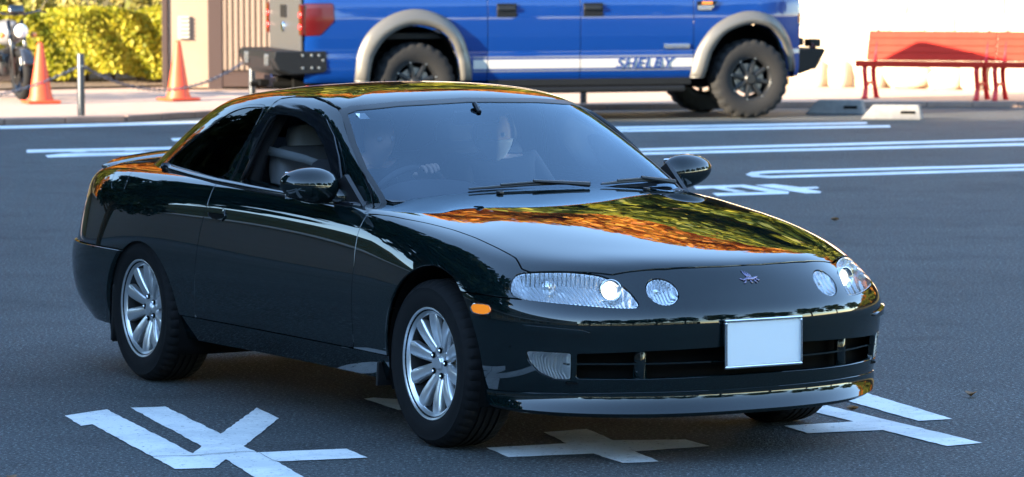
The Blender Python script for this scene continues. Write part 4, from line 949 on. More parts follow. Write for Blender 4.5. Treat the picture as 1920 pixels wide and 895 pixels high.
for nm,pm in(('bed_side',bed),('rear_door',rd),('front_door',fd),('front_fender',ff)):
    tp[nm]=[pm_mesh(nm,pm,'truck_blue',truck,s,flange=.02) for s in(-1,1)]
for s,i in((-1,0),(1,1)): pm_mesh('tail_lamp',cut(TS,tlf,lambda x,y,z:x+4.6),'lamp_red',truck,s,disp=.006,flange=.02)
# side stripe: white band with thin grey edges
for nm,a,b_ in(('rear_door',-3.035,-1.98),('front_door',-1.98,-.675),('front_fender',-.675,-.555),('bed_side',-3.2,-3.035)):
    for z0,z1,mt in((.585,.685,'stripe_white'),(.700,.716,'stripe_grey'),(.552,.570,'stripe_grey')):
        st=cut(TS,rng(a,b_),lambda x,y,z:np.maximum(z0-z,z-z1))
        if len(st.f): pm_mesh('stripe',st,mt,tp[nm][0],-1,disp=.004,flange=.003)
def lettering(name,txt,size,m,parent,loc,shear=0,ext=.002,rz=0,spacing=1.0,bold=0):
    c=bpy.data.curves.new(name,'FONT'); c.body=txt; c.size=size; c.shear=shear; c.extrude=ext; c.space_character=spacing; c.offset=bold
    t=bpy.data.objects.new('tmp',c); COL.objects.link(t); dg=bpy.context.evaluated_depsgraph_get(); me=bpy.data.meshes.new_from_object(t.evaluated_get(dg)); COL.objects.unlink(t); bpy.data.objects.remove(t)
    me.materials.clear(); me.materials.append(MATS[m]); o=link(bpy.data.objects.new(name,me),parent); o.location=loc; o.rotation_euler=(math.pi/2,0,rz); return o
fdR=tp['front_door'][0]
lt=lettering('lettering','SHELBY',.155,'letter_blue',fdR,(-1.58,-.9795,.580),.28,spacing=1.10,bold=.0015); lt.scale=(1.16,1,1)
b=B(); b.box((-.87,-.982,.815),(.30,.012,.052),bev=.005); b.build('badge_plate','chrome',fdR); lettering('lettering','ECOBOOST',.042,'letter_blue',fdR,(-1.00,-.990,.802),0,.001,spacing=1.25)
ffR=tp['front_fender'][0]
b=B(); b.prism([(-.635,1.21),(-.48,1.21),(-.40,1.31),(-.635,1.31)],.02); o=b.build('fender_vent','bumper_black',ffR); o.location=(0,-1.0,0)
b=B(); b.prism([(-.63,1.215),(-.485,1.215),(-.44,1.262),(-.63,1.262)],.006); o=b.build('badge_plate','chrome',ffR); o.location=(0,-1.006,0); lettering('lettering','SHELBY',.042,'letter_blue',ffR,(-.618,-1.0075,1.224),.2,.001)
b=B(); b.box((-.52,-1.003,1.29),(.12,.01,.03),bev=.004); b.build('side_marker','orange_lens',ffR)
for par,x in((tp['rear_door'],-2.82),(tp['front_door'],-1.835)):
    for i,s in((0,-1),(1,1)):
        b=B(); b.box((x,s*.988,1.225),(.225,.016,.15),bev=.02); b.build('handle_recess','bumper_black',par[i])
        b=B(); b.box((x-.01,s*1.005,1.245),(.20,.03,.05),bev=.012); b.build('door_handle','dark_wheel',par[i])
# flares
for out,inn in((FRo,FRi),(FFo,FFi)):
    for s in(-1,1):
        o_=smooth_loop(np.vstack([out,out[::-1]]),4)[:4*(len(out)-1)+1]; i_=smooth_loop(np.vstack([inn,inn[::-1]]),4)[:4*(len(inn)-1)+1]; V=[];F=[];n=len(o_)
        for a,c in zip(o_,i_):
            yo=float(ty(np.array(a[0]),np.array(a[1]))); m_=a*.45+c*.55
            d=c+(a-c)*.06
            for q,y in((a,yo-.01),(a*.97+c*.03,yo+.018),(a*.75+c*.25,yo+.05),(m_,yo+.078),(c,yo+.085),(c,yo-.12)): V.append((q[0],s*y,q[1]))
        for k in range(n-1):
            for j in range(5): F.append((k*6+j,k*6+j+1,k*6+7+j,k*6+6+j))
        F+=[tuple(range(6)),tuple((n-1)*6+j for j in range(6))]
        f=mesh('wheel_flare',V,F,'flare_grey',truck,smooth=True)
# rear end
b=B(); b.box((-5.075,0,1.11),(.05,1.66,.66),bev=.02); tg=b.build('tailgate','mirror_steel',truck)
b=B(); b.box((-5.105,0,1.22),(.02,.30,.14),bev=.02); b.build('tailgate_handle','bumper_black',tg)
b=B(); b.lathe([(0,-5.125),(.05,-5.125),(.06,-5.115),(.062,-5.09)],axis='x',n=24,c=(0,0,1.05)); b.build('round_emblem','chrome',tg)
for s in(-1,1):
    b=B(); b.box((-5.085,s*.895,1.135),(.05,.15,.34),bev=.015); tlm=b.build('tail_lamp','lamp_red',truck)
    for z in(1.19,1.06):
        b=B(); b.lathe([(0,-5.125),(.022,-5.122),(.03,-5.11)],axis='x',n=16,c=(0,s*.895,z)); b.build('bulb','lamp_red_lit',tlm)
rbp=bpy.data.objects.new('rear_bumper',None); link(rbp,truck)
b=B(); b.prism([(-5.42,.72),(-5.40,.80),(-5.04,.80),(-5.04,.56),(-5.30,.53),(-5.38,.60)],1.5,Matrix.Translation((0,-.75,0))); b.build('centre_beam','bumper_black',rbp,bevel=.012)
for s in(-1,1):
    b=B(); b.prism([(-5.40,.80),(-4.84,.80),(-4.83,.60),(-4.86,.565),(-5.22,.545),(-5.36,.60),(-5.42,.72)],.23,Matrix.Translation((0,.752 if s>0 else -.982,0))); wg=b.build('wing_plate','bumper_black',rbp,bevel=.012)
    for x,z in((-5.10,.755),(-5.0,.755),(-4.92,.755),(-4.875,.70),(-5.1,.62),(-5.0,.62),(-4.92,.62)):
        b=B(); b.lathe([(0,-.008),(.012,-.008),(.016,0)],axis='y',n=10); o=b.build('bolt','bolt_steel',wg); o.location=(x,s*.984,z); o.rotation_euler=(0,0,0 if s<0 else math.pi)
for y in(-.62,-.5,.5,.62):
    b=B(); b.box((-5.415,y,.70),(.02,.035,.13),bev=.008); b.build('hook_slot','bolt_steel',rbp)
# front end
fb=bpy.data.objects.new('front_bumper',None); link(fb,truck)
b=B(); b.prism([(.50,.76),(.93,.765),(.96,.745),(.845,.535),(.80,.53),(.66,.48),(.50,.5)],1.5,Matrix.Translation((0,-.75,0))); b.build('bumper_beam','bumper_black',fb,bevel=.012)
for y in(-.58,.0,.58):
    b=B(); b.box((.86,y,.825),(.13,.22,.09),bev=.015); b.box((.86,y,.77),(.05,.08,.03)); b.build('light_pod','bumper_black',fb)
b=B(); b.tube([(.80,-.70,.775),(.84,-.70,.80),(.80,-.70,.815)],.015,8); b.build('tow_ring','lamp_red',fb)
b=B(); b.box((.62,0,1.07),(.10,1.30,.34),bev=.03); b.build('grille','bumper_black',truck)
for s in(-1,1):
    b=B(); b.box((.575,s*.735,1.14),(.14,.20,.26),bev=.03); hl=b.build('headlight','reflector',truck)
    b=B(); b.box((.565,s*.822,1.11),(.12,.04,.12),bev=.01); b.build('indicator','orange_lens',hl)
b=B(); V=[];F=[]
nx,ny=16,14
for i in range(nx+1):
    for j in range(ny+1):
        x=-.75+1.38*i/nx; y=-.93+1.86*j/ny
        V.append((x,y*(1-.10*max(0,x/.63)**2),1.46-.07*max(0,(x-.0)/.6)**2-.05*(abs(y)/.93)**3+.03*(abs(y)<.45)))
for i in range(nx):
    for j in range(ny): k=i*(ny+1)+j; F.append((k,k+ny+1,k+ny+2,k+1))
mesh('hood',V,F,'truck_blue',truck,smooth=True)
# cab above the waist, bed floor, chassis
cabp=[(-3.03,1.44),(-2.9,1.90),(-2.75,1.96),(-1.45,1.97),(-1.2,1.93),(-.68,1.46)]
b=B(); b.prism(cabp,1.56,Matrix.Translation((0,-.78,0))); b.build('cab_glass','gloss_black',truck)
b=B(); b.prism([(-3.0,1.90),(-2.78,1.98),(-1.45,1.99),(-1.15,1.93),(-1.3,1.90)],1.60,Matrix.Translation((0,-.80,0))); b.build('roof','truck_blue',truck,bevel=.03)
for x0,x1 in((-3.03,-2.86),(-2.02,-1.94)):
    for s in(-1,1):
        b=B(); b.prism([(x0,1.44),(x1,1.44),(x1+.05,1.92),(x0+.1,1.92)],.03,Matrix.Translation((0,s*.80-.015,0))); b.build('cab_pillar','truck_blue',truck)
b=B(); b.box((-4.05,0,.95),(1.98,1.62,.06)); b.box((-3.07,0,1.2),(.05,1.7,.5)); b.build('cargo_floor','bumper_black',truck)
b=B(); b.box((-1.85,0,.56),(2.35,1.78,.26)); b.box((-2.4,.45,.42),(5.4,.12,.16)); b.box((-2.4,-.45,.42),(5.4,.12,.16)); b.box((-4.5,0,.62),(.9,1.3,.3)); b.box((.1,0,.62),(.7,1.1,.3)); b.build('chassis','gap_black',truck)
b=B(); b.tube([(-3.83,-.7,.44),(-3.83,.7,.44)],.06,10); b.lathe([(0,-.16),(.12,-.12),(.16,0),(.12,.12),(0,.16)],axis='y',n=16,c=(-3.83,0,.42)); b.build('rear_axle','gap_black',truck,smooth=True)
b=B(); b.tube([(-4.3,-.45,.5),(-4.9,-.4,.42),(-5.3,-.35,.42)],.035,8); b.tube([(-5.3,0,.42),(-5.48,0,.42)],.03,8); b.box((-5.35,0,.44),(.1,.3,.06)); b.build('tow_hitch','gap_black',truck)
for s in(-1,1):
    b=B(); b.box((-1.85,s*.93,.345),(2.15,.14,.07),bev=.02); b.build('running_board','bumper_black',truck)
    b=B(); b.box((-1.85,s*.90,.43),(2.33,.06,.09),bev=.01); b.build('sill','bumper_black',truck)
for cx,cz,rr in((0,.52,.51),(-3.85,.54,.51)):
    for s in(-1,1):
        V=[];F=[]
        for a in range(31):
            q=math.radians(-8+196*a/30)
            for r,y in((rr+.01,.93),(rr+.01,.45),(0,.45)): V.append((cx+r*math.cos(q),s*y,cz+r*math.sin(q)))
        for a in range(30):
            for j in range(2): F.append((a*3+j,a*3+j+1,a*3+4+j,a*3+3+j))
        mesh('wheel_housing',V,F,'gap_black',truck,smooth=True)
def truck_wheel():
    e=bpy.data.objects.new('wheel',None); link(e,truck)
    prof=[(.225,-.11),(.24,-.135),(.28,-.155),(.34,-.163),(.385,-.158),(.405,-.153),(.425,-.14),(.4375,-.115),(.442,-.07),(.443,-.02),(.443,.02),(.442,.07),(.4375,.115),(.425,.14),(.385,.158),(.28,.155),(.225,.11)]
    b=B(); n=120; b.lathe(prof,axis='y',n=n)
    for i,(r,h) in enumerate(prof):
        if r>.40:
            for k in range(n):
                if (k+(2 if h>0 else 0))%5<2:
                    x,y,z=b.v[i*n+k]; q=(r-.014)/r; b.v[i*n+k]=(x*q,y,z*q)
    b.build('tyre','truck_tyre',e,auto=30)
    b=B(); b.lathe([(.238,-.118),(.243,-.128),(.236,-.134),(.226,-.125),(.215,-.09),(.205,-.03),(.20,.10)],axis='y',n=48); b.build('rim','dark_wheel',e,smooth=True)
    sb=B(); sb.box((0,-.085,.135),(.050,.04,.17),rot=None,bev=.012); sm=sb.build('spoke','dark_wheel',e,smooth=False)
    bb=B(); bb.lathe([(0,-.136),(.008,-.136),(.011,-.128)],axis='y',n=8,c=(0,0,.232)); bo=bb.build('rim_bolt','bolt_steel',e)
    for k in range(8):
        for src in(sm,bo):
            o=src if k==0 else src.copy()
            if k: link(o,e)
            o.rotation_euler=(0,2*math.pi*k/8,0)
    b=B(); b.lathe([(0,-.125),(.05,-.125),(.062,-.115),(.075,-.085),(.09,-.07)],axis='y',n=32); b.build('hub','dark_wheel',e,auto=30)
    b=B(); b.lathe([(.05,-.04),(.17,-.04),(.17,-.01),(.05,-.01)],axis='y',n=32); b.build('brake_disc','brake_disc',e,auto=30)
    return e
tw=truck_wheel()
for i,(x,s,a) in enumerate(((0,-1,.2),(-3.84,-1,.5),(0,1,.9),(-3.84,1,.1))):
    o=tw if i==0 else copy_tree(tw,truck); o.location=(x,s*.85,.441); o.rotation_euler=(0,a,0 if s<0 else math.pi)
# ================================================================== benches
mat('bench_red',(.45,.022,.011),.6,spec=.12,noise=(6,.25,(.50,.032,.015))); mat('iron_red',(.60,.012,.014),.4)
def bench():
    e=thing('park_bench','x','bench')
    L=1.62
    sl=B(); sl.box((L/2,0,0),(L,.089,.032),bev=.005); sd=None
    def slat(loc,rx):
        nonlocal sd
        if sd is None: o=sl.build('slat','bench_red',e); sd=o.data
        else: o=link(bpy.data.objects.new('slat',sd),e)
        o.location=loc; o.rotation_euler=(rx,0,0)
    for k in range(4): slat((0,-.20+.098*k,.445-.008*k),-.06)
    for k in range(4): slat((0,.20+.026*k,.50+.088*k),math.radians(90-16))
    b=B(); b.box((L/2,-.245,.425),(L,.03,.075),bev=.008); b.build('front_rail','bench_red',e)
    for x in(.11,L-.11):
        b=B(); 
        b.tube([(x,-.20,.43),(x,-.225,.34),(x,-.20,.24),(x,-.17,.13),(x,-.205,.03),(x,-.235,0.0)],[.034,.034,.031,.031,.034,.038],8)
        b.tube([(x,.16,.42),(x,.10,.34),(x,.12,.22),(x,.17,.12),(x,.22,.02),(x,.24,0.0)],[.034,.034,.031,.031,.034,.038],8)
        b.tube([(x,-.20,.42),(x,0,.405),(x,.16,.42),(x,.215,.55),(x,.300,.82)],[.024,.024,.024,.022,.018],8)
        b.tube([(x,-.18,.13),(x,-.07,.19),(x,.05,.195),(x,.16,.13)],.018,8)
        b.build('leg_frame','iron_red',e,smooth=True)
    return e
b1=bench(); b1.location=(4.25,46.75,.07); b1.rotation_euler=(0,0,math.radians(-24)); tag(b1,'red slatted bench nearest the truck, in front of the stone wall','bench','red benches by the wall')
b2=copy_tree(b1); b2.location=(4.25+1.628*math.cos(math.radians(24)),46.75-1.628*math.sin(math.radians(24)),.07); tag(b2,'red slatted bench at the right edge, cut off by the frame','bench','red benches by the wall')
# ================================================================== wheel stops
mat('stop_concrete',(.22,.21,.195),.9,noise=(12,.25,(.14,.135,.13)),bump=(40,.5,.006))
def stop(loc,rz,label):
    e=thing('wheel_stop',label,'wheel stop',loc,rz,'concrete wheel stops')
    V=[(-.36,-.11,0),(.33,-.11,0),(.33,.11,0),(-.36,.11,0),(-.22,-.065,.165),(.29,-.065,.165),(.29,.065,.165),(-.22,.065,.165)]
    o=mesh('block',V,[(3,2,1,0),(4,5,6,7),(0,1,5,4),(1,2,6,5),(2,3,7,6),(3,0,4,7)],'stop_concrete',e); md=o.modifiers.new('bevel','BEVEL'); md.width=.018; md.segments=2
    b=B(); b.box((.17,-.088,.085),(.16,.03,.03),bev=.006); b.build('drain_slot','gap_black',e)
    for x in(-.16,.02):
        b=B(); b.lathe([(0,.1665),(.016,.1665)],n=10,c=(x,0,0)); b.build('bolt_hole','gap_black',e)
stop((3.72,43.95,0),math.radians(-18),'grey concrete wheel stop in the shade, next to the truck front wheel')
stop((4.22,42.55,0),math.radians(-14),'sunlit concrete wheel stop right of the shaded one')
# ================================================================== cones, bollards, chains
mat('cone_orange',(.60,.055,.012),.5,noise=(4,.3,(.66,.08,.02))); mat('steel_grey',(.05,.055,.062),.4,metal=.6); mat('steel_band',(.3,.31,.32),.3,metal=.9); mat('chain_steel',(.10,.11,.14),.4,metal=.7)
def cone(x,y,label,h=.72):
    e=thing('traffic_cone',label,'traffic cone',(x,y,.08),random.uniform(0,1),'orange traffic cones')
    b=B(); b.lathe([(.155,.03),(.15,.05),(.135,.08),(.035,h-.02),(.025,h),(0,h+.002)],n=32); b.build('cone_body','cone_orange',e,smooth=True)
    b=B(); b.box((0,0,.016),(.40,.40,.032),bev=.012); b.build('base_plate','cone_orange',e)
cone(-5.60,45.85,'orange traffic cone next to the motorcycle'); cone(-4.02,46.5,'orange traffic cone in front of the beige shed')
def bollard(x,y,label):
    e=thing('bollard',label,'bollard',(x,y,.0),0,'steel bollards along the kerb')
    b=B(); b.lathe([(.041,.0),(.041,.74),(.036,.755),(0,.757)],n=24); b.build('post','steel_grey',e,auto=40)
    b=B(); b.lathe([(.042,.60),(.0445,.602),(.0445,.628),(.042,.63)],n=24); b.build('band','steel_band',e,auto=40)
    b=B(); b.tube([(.05+.018*math.cos(q),0,.60+.018*math.sin(q)) for q in np.linspace(0,2*math.pi,13)],.005,6); b.build('chain_eye','steel_band',e)
    b=B(); b.lathe([(.085,.0),(.085,.012),(.041,.02)],n=24); b.build('foot_plate','steel_band',e,auto=40)
bollard(-4.77,42.70,'grey steel bollard standing free at the kerb on the left'); bollard(-3.02,44.9,'grey steel bollard under the truck rear bumper'); bollard(.85,45.55,'grey steel bollard seen below the truck belly')
def chain(a,c,sag,label):
    a,c=Vector(a),Vector(c); L=(c-a).length*1.06; n=int(L/.046); e=thing('chain',label,'chain',tuple(a),0,'steel chains between the bollards')
    b=B()
    for k in range(n):
        t=(k+.5)/n; p=a.lerp(c,t); p.z-=4*sag*t*(1-t); d=(c-a); d.z-=4*sag*(1-2*t); d.normalize(); s=d.cross(Vector((0,0,1))).normalized(); u=s.cross(d)
        if k%2: s=u
        b.tube([p-a+d*.030*math.cos(q)+s*.016*math.sin(q) for q in np.linspace(0,2*math.pi,11)],.0065,5,caps=False)
    b.build('links','chain_steel',e,smooth=True)
chain((-4.72,42.72,.60),(-3.07,44.88,.62),.30,'dark chain hanging between the left bollard and the truck bumper'); chain((-4.82,42.70,.60),(-7.3,41.1,.60),.32,'dark chain running left from the free bollard past the motorcycle')
# ================================================================== motorcycle
mat('bike_black',(.018,.018,.02),.25,coat=.6); mat('bike_grey',(.16,.16,.165),.35,coat=.5); mat('bike_steel',(.10,.10,.10),.25,metal=1)
mat('lamp_glass',(.8,.8,.78),.1,coat=1)
bike=thing('motorcycle','black motorcycle with a grey tank parked at the left edge beside the hedge','motorcycle',(-6.20,47.2,.09),math.radians(-66))
def bw(x):
    e=bpy.data.objects.new('wheel',None); link(e,bike); e.location=(x,0,.31)
    b=B(); b.lathe([(.22,-.045),(.25,-.06),(.29,-.055),(.31,-.03),(.315,0),(.31,.03),(.29,.055),(.25,.06),(.22,.045)],axis='y',n=40); b.build('tyre','rubber',e,smooth=True)
    b=B(); b.lathe([(.215,-.04),(.228,-.045),(.222,0),(.228,.045),(.215,.04),(.205,0)],axis='y',n=40,closed=True); b.build('rim','bike_steel',e,smooth=True)
    b=B(); b.lathe([(0,-.06),(.04,-.06),(.045,0),(.04,.06),(0,.06)],axis='y',n=16)
    for k in range(10):
        q=k*math.pi/5; b.tube([(.03*math.cos(q),0,.03*math.sin(q)),(.215*math.cos(q),0,.215*math.sin(q))],.009,6)
    b.build('spokes','bike_black',e)
    b=B(); b.lathe([(.03,-.072),(.135,-.072),(.135,-.066),(.03,-.066)],axis='y',n=32); b.build('brake_disc','bike_steel',e,auto=30)
bw(.72); bw(-.72)
b=B()
for s in(-1,1): b.tube([(.72,s*.085,.31),(.52,s*.085,.78),(.45,s*.085,.95)],[.028,.026,.024],10)
b.build('fork','bike_steel',bike,smooth=True)
b=B(); b.tube([(.43,0,.86),(.2,0,.62),(-.3,0,.55),(-.72,0,.31)],.03,8); b.tube([(.40,0,.75),(.30,0,.30),(-.2,0,.26),(-.4,0,.5)],.028,8); b.build('frame','bike_black',bike,smooth=True)
b=B(); b.box((.05,0,.42),(.42,.30,.34),bev=.06); b.lathe([(0,-.2),(.10,-.2),(.13,-.17),(.13,.17),(.1,.2),(0,.2)],axis='y',n=24,c=(-.05,0,.34)); b.build('engine','bike_black',bike,auto=50)
b=B(); b.lathe([(0,-.34),(.10,-.30),(.15,-.15),(.165,.05),(.14,.25),(.07,.34),(0,.35)],axis='x',n=24,c=(.12,0,.80)); b.build('fuel_tank','bike_grey',bike,smooth=True)
b=B(); b.box((-.42,0,.72),(.62,.28,.12),bev=.05); b.build('saddle','bike_black',bike,smooth=True)
b=B(); b.lathe([(0,.13),(.06,.12),(.092,.08),(.10,.0),(.08,-.08),(0,-.11)],axis='x',n=24,c=(.60,0,.83)); hl=b.build('headlight','bike_black',bike,smooth=True)
b=B(); b.lathe([(0,.145),(.05,.14),(.085,.10)],axis='x',n=24,c=(.605,0,.83)); b.build('lens','lamp_glass',hl,smooth=True)
b=B(); b.tube([(.36,-.42,1.05),(.44,-.30,1.07),(.47,-.12,1.03),(.47,.12,1.03),(.44,.30,1.07),(.36,.42,1.05)],.015,8); b.build('handlebar','bike_steel',bike,smooth=True)
for s in(-1,1):
    b=B(); b.tube([(.42,s*.32,1.07),(.46,s*.40,1.20),(.44,s*.47,1.25)],.007,6); b.box((.44,s*.50,1.27),(.02,.13,.08),bev=.008); b.build('mirror','bike_black',bike)
    b=B(); b.lathe([(0,.05),(.03,.045),(.036,.0),(.02,-.03),(0,-.035)],axis='x',n=14,c=(.55,s*.20,.78)); b.build('indicator','orange_lens',bike,smooth=True)
b=B(); b.box((.50,0,1.08),(.10,.20,.12),rot=('Y',-.4),bev=.03); b.build('instrument_pod','bike_steel',bike,smooth=True)
V=[];F=[]
for k in range(17):
    q=math.radians(20+150*k/16)
    for y in(-.075,-.04,.04,.075): V.append((.72+.345*math.cos(q),y,.31+.345*math.sin(q)-(.02 if abs(y)>.05 else 0)))
for k in range(16):
    for j in range(3): F.append((k*4+j,k*4+j+1,k*4+5+j,k*4+4+j))
o=mesh('front_mudguard',V,F,'bike_black',bike,smooth=True); o.modifiers.new('t','SOLIDIFY').thickness=.006
b=B(); b.tube([(.2,-.16,.35),(.28,-.18,.22),(.0,-.2,.17),(-.9,-.2,.24)],[.025,.025,.03,.045],10); b.build('exhaust','bike_steel',bike,smooth=True)
b=B(); b.box((.28,-.19,.52),(.2,.10,.12),bev=.03); b.build('horn_cover','bike_steel',bike,smooth=True)
b=B(); b.tube([(-.1,.1,.2),(-.2,.26,.0)],.012,6); b.build('side_stand','bike_black',bike)
# ================================================================== litter on the asphalt
leaf_mat('dry_leaf',(.10,.05,.025),(.2,.1,.04),(.28,.16,.06),.1)
for x,y,s,rz,lab in((1.42,15.98,.06,.4,'curled brown dry leaf on the white marking at the right'),(1.97,16.45,.075,1.2,'thin brown dry leaf on the asphalt at the right edge'),(-1.83,13.95,.06,2.0,'small brown dry leaf on the asphalt at the lower left'),(2.27,27.0,.07,.3,'small dark leaf alone on the far asphalt')):
    V=[];F=[]
    for i in range(7):
        t=i/6; wd=math.sin(math.pi*min(1,t*1.05))**.8*.34*s
        for j in(-1,0,1): V.append(((t-.5)*s,j*wd,.006+.30*s*abs(j)*math.sin(math.pi*t)+.18*s*(t-.5)**2*4))
    for i in range(6):
        for j in range(2): k=i*3+j; F.append((k,k+3,k+4,k+1))
    o=mesh('fallen_leaf',V,F,'dry_leaf',smooth=True); o.location=(x,y,0); o.rotation_euler=(0,0,rz); tag(o,lab,'leaf','dry leaves on the asphalt'); o.modifiers.new('t','SOLIDIFY').thickness=.0008
# ================================================================== people in the car (built in the car's own axes)
mat('skin',(.70,.47,.36),.55); mat('dark_cloth',(.012,.013,.017),.85,bump=(120,.4,.003)); mat('hair_dark',(.012,.01,.009),.5); mat('mask_white',(.8,.8,.79),.8); mat('eye_white',(.7,.7,.7),.3)
def skin_mesh(name,pts,edges,rad,m,parent,lev=2):
    me=bpy.data.meshes.new(name); me.from_pydata(pts,edges,[]); o=link(bpy.data.objects.new(name,me),parent); me.materials.append(MATS[m])
    md=o.modifiers.new('skin','SKIN'); 
    if not me.skin_vertices: me.attributes  # created with the modifier below
    bm=bmesh.new(); bm.from_mesh(me); sl=bm.verts.layers.skin.verify(); bm.verts.ensure_lookup_table()
    for v,r in zip(bm.verts,rad): v[sl].radius=(r,r) if not hasattr(r,'__len__') else r
    bm.verts[0][sl].use_root=True; bm.to_mesh(me); bm.free()
    md.use_smooth_shade=True; s=o.modifiers.new('sub','SUBSURF'); s.levels=s.render_levels=lev
    return o
def person(label,hip,chest,neck,head,look,sh,el,wr,hand_dir,curl,mask):
    """sh/el/wr: dict side->point"""
    root=thing('person',label,'person',tuple(car.location),car.rotation_euler.z)
    H=Vector(hip);C=Vector(chest);N=Vector(neck);D=Vector(head)
    P=[H,H.lerp(C,.5),C,N,N.lerp(D,.55)]; E=[(0,1),(1,2),(2,3),(3,4)]; R=[(.17,.14),(.16,.125),(.18,.12),.06,.06]
    for s in(-1,1):
        k=len(P); P+=[Vector(sh[s]),Vector(el[s]),Vector(wr[s])]; E+=[(2,k),(k,k+1),(k+1,k+2)]; R+=[.068,.046,.030]
        f=(Vector(wr[s])-Vector(el[s])).normalized(); d=Vector(hand_dir[s]).normalized(); side=d.cross(Vector(curl[s])).normalized(); cu=Vector(curl[s]).normalized()
        w=Vector(wr[s]); pk=len(P); P.append(w+d*.045); E.append((k+2,pk)); R.append((.036,.018))
        P.append(w+d*.085); E.append((pk,pk+1)); R.append((.040,.016))
        for q,(o_,ln) in enumerate(((-.030,.075),(-.010,.085),(.010,.080),(.029,.062))):
            a=len(P); b0=w+d*.09+side*o_
            P+= [b0,b0+d*ln*.42+cu*ln*.10,b0+d*ln*.66+cu*ln*.42,b0+d*ln*.60+cu*ln*.74]; E+=[(pk+1,a),(a,a+1),(a+1,a+2),(a+2,a+3)]; R+=[.0095,.009,.0085,.0075]
        a=len(P); b0=w+d*.03-side*.030; P+=[b0,b0+d*.035-side*.024+cu*.008,b0+d*.065-side*.026+cu*.02]; E+=[(pk,a),(a,a+1),(a+1,a+2)]; R+=[.012,.0105,.009]
    for s in(-1,1):
        k=len(P); P+=[H+Vector((.05,s*.10,-.02)),H+Vector((.45,s*.13,.06)),H+Vector((.70,s*.13,-.22))]; E+=[(0,k),(k,k+1),(k+1,k+2)]; R+=[.09,.075,.055]
    body=skin_mesh('body',[tuple(p) for p in P],E,R,'skin',root)
    # clothing over torso and arms
    P2=[H,H.lerp(C,.5),C,C.lerp(N,.75)]; E2=[(0,1),(1,2),(2,3)]; R2=[(.19,.16),(.185,.145),(.205,.14),(.095,.09)]
    for s in(-1,1):
        k=len(P2); w=Vector(wr[s]); e_=Vector(el[s]); P2+=[Vector(sh[s]),e_,e_.lerp(w,.93)]; E2+=[(2,k),(k,k+1),(k+1,k+2)]; R2+=[.088,.064,.048]
        k=len(P2); P2+=[H+Vector((.05,s*.10,-.02)),H+Vector((.45,s*.13,.06)),H+Vector((.70,s*.13,-.20))]; E2+=[(0,k),(k,k+1),(k+1,k+2)]; R2+=[.105,.09,.07]
    skin_mesh('jacket',[tuple(p) for p in P2],E2,R2,'dark_cloth',root)
    # head
    L=Vector(look).normalized(); up=Vector((0,0,1)); S=L.cross(up).normalized(); U=S.cross(L)
    V=[];F=[];nu,nv=22,26
    def hp(t,q):
        st,ct=math.sin(t),math.cos(t); x=st*math.cos(q); y=st*math.sin(q); z=ct
        f=.098*x if x>0 else .100*x; w_=.076*y; h_=.118*z
        if z<0: w_*=1-.28*z*z; f*=1-.10*z*z
        if x>0:
            nose=math.exp(-((y/.20)**2+((z+.10)/.20)**2)); f+=.022*nose
            f+=.006*math.exp(-((y/.35)**2+((z+.42)/.08)**2))+.008*math.exp(-((y/.3)**2+((z+.85)/.15)**2))
            for e_ in(-.40,.40): f-=.012*math.exp(-(((y-e_)/.2)**2+((z-.06)/.12)**2))
        ear=math.exp(-((x/.16)**2+((z+.02)/.24)**2))*(abs(y)>.8); w_+=.014*ear*np.sign(y)
        return D+L*f+S*w_+U*h_
    for a in range(nu+1):
        for c in range(nv): V.append(hp(math.pi*a/nu,2*math.pi*c/nv))
    for a in range(nu):
        for c in range(nv): F.append((a*nv+c,(a+1)*nv+c,(a+1)*nv+(c+1)%nv,a*nv+(c+1)%nv))
    # head joined into the body mesh through a second mesh kept under the body
    hd=mesh('head',V,F,'skin',body,smooth=True)
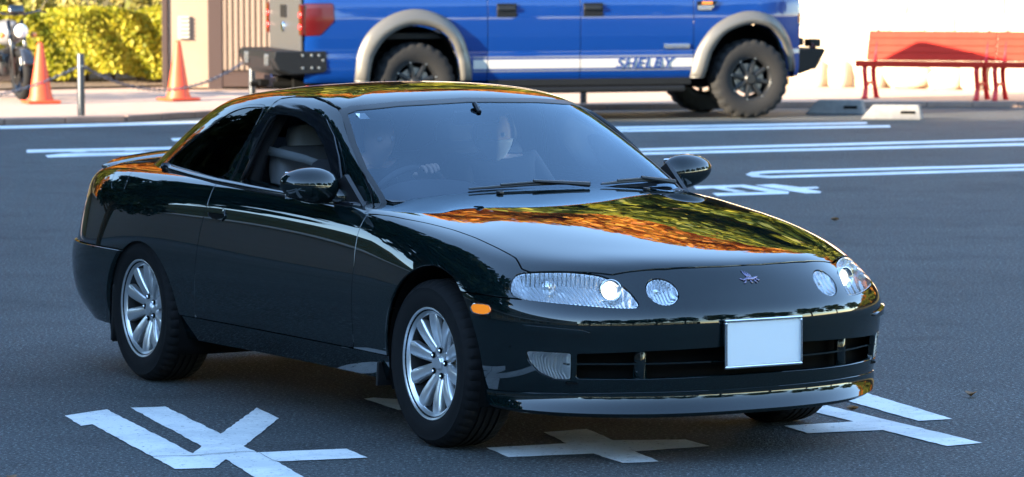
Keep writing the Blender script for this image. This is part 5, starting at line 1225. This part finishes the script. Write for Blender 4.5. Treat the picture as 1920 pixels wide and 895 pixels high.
    for s in(-1,1):
        b=B(); b.lathe([(0,.012),(.008,.009),(.012,0),(.008,-.009),(0,-.012)],n=12); o=b.build('eye','eye_white',hd,smooth=True); o.location=D+L*.082+S*s*.031+U*.008
    V=[];F=[]
    for a in range(15):
        for c in range(nv):
            t=math.pi*a/nu; q=2*math.pi*c/nv; p=hp(t,q); V.append(D+(p-D)*(1.09)+U*.004-L*.008)
    for a in range(14):
        for c in range(nv):
            q=2*math.pi*(c+.5)/nv; 
            if math.cos(q)>.35 and a>5: continue
            F.append((a*nv+c,(a+1)*nv+c,(a+1)*nv+(c+1)%nv,a*nv+(c+1)%nv))
    o=mesh('hair',V,F,'hair_dark',root,smooth=True); o.modifiers.new('t','SOLIDIFY').thickness=.01
    if mask:
        V=[];F=[]
        for a in range(10):
            for c in range(13):
                t=math.pi*(.53+.36*a/9); q=math.radians(-78+156*c/12); V.append(D+(hp(t,q)-D)*1.05+L*.006)
        for a in range(9):
            for c in range(12): k=a*13+c; F.append((k,k+13,k+14,k+1))
        o=mesh('face_mask','' or V,F,'mask_white',root,smooth=True); o.modifiers.new('t','SOLIDIFY').thickness=.003
person('driver in dark clothes with hands on the steering wheel',(-1.55,-.37,.66),(-1.52,-.37,.92),(-1.46,-.36,1.02),(-1.41,-.35,1.125),(1,.1,-.05),
   {-1:(-1.48,-.55,.97),1:(-1.46,-.19,.97)},{-1:(-1.28,-.60,.82),1:(-1.22,-.20,.87)},{-1:(-1.09,-.53,.87),1:(-1.06,-.315,.965)},{-1:(.8,.1,.5),1:(.75,-.15,.60)},{-1:(.3,.5,-.6),1:(.55,.05,-.75)},False)
person('passenger in dark clothes wearing a pale face mask, left front seat',(-1.62,.37,.66),(-1.68,.37,.92),(-1.66,.36,1.01),(-1.62,.35,1.115),(.9,-.42,-.05),
   {-1:(-1.66,.19,.97),1:(-1.66,.55,.97)},{-1:(-1.52,.14,.78),1:(-1.50,.60,.78)},{-1:(-1.28,.22,.72),1:(-1.28,.50,.72)},{-1:(.9,.3,-.1),1:(.9,-.3,-.1)},{-1:(.2,.1,-.9),1:(.2,-.1,-.9)},True)
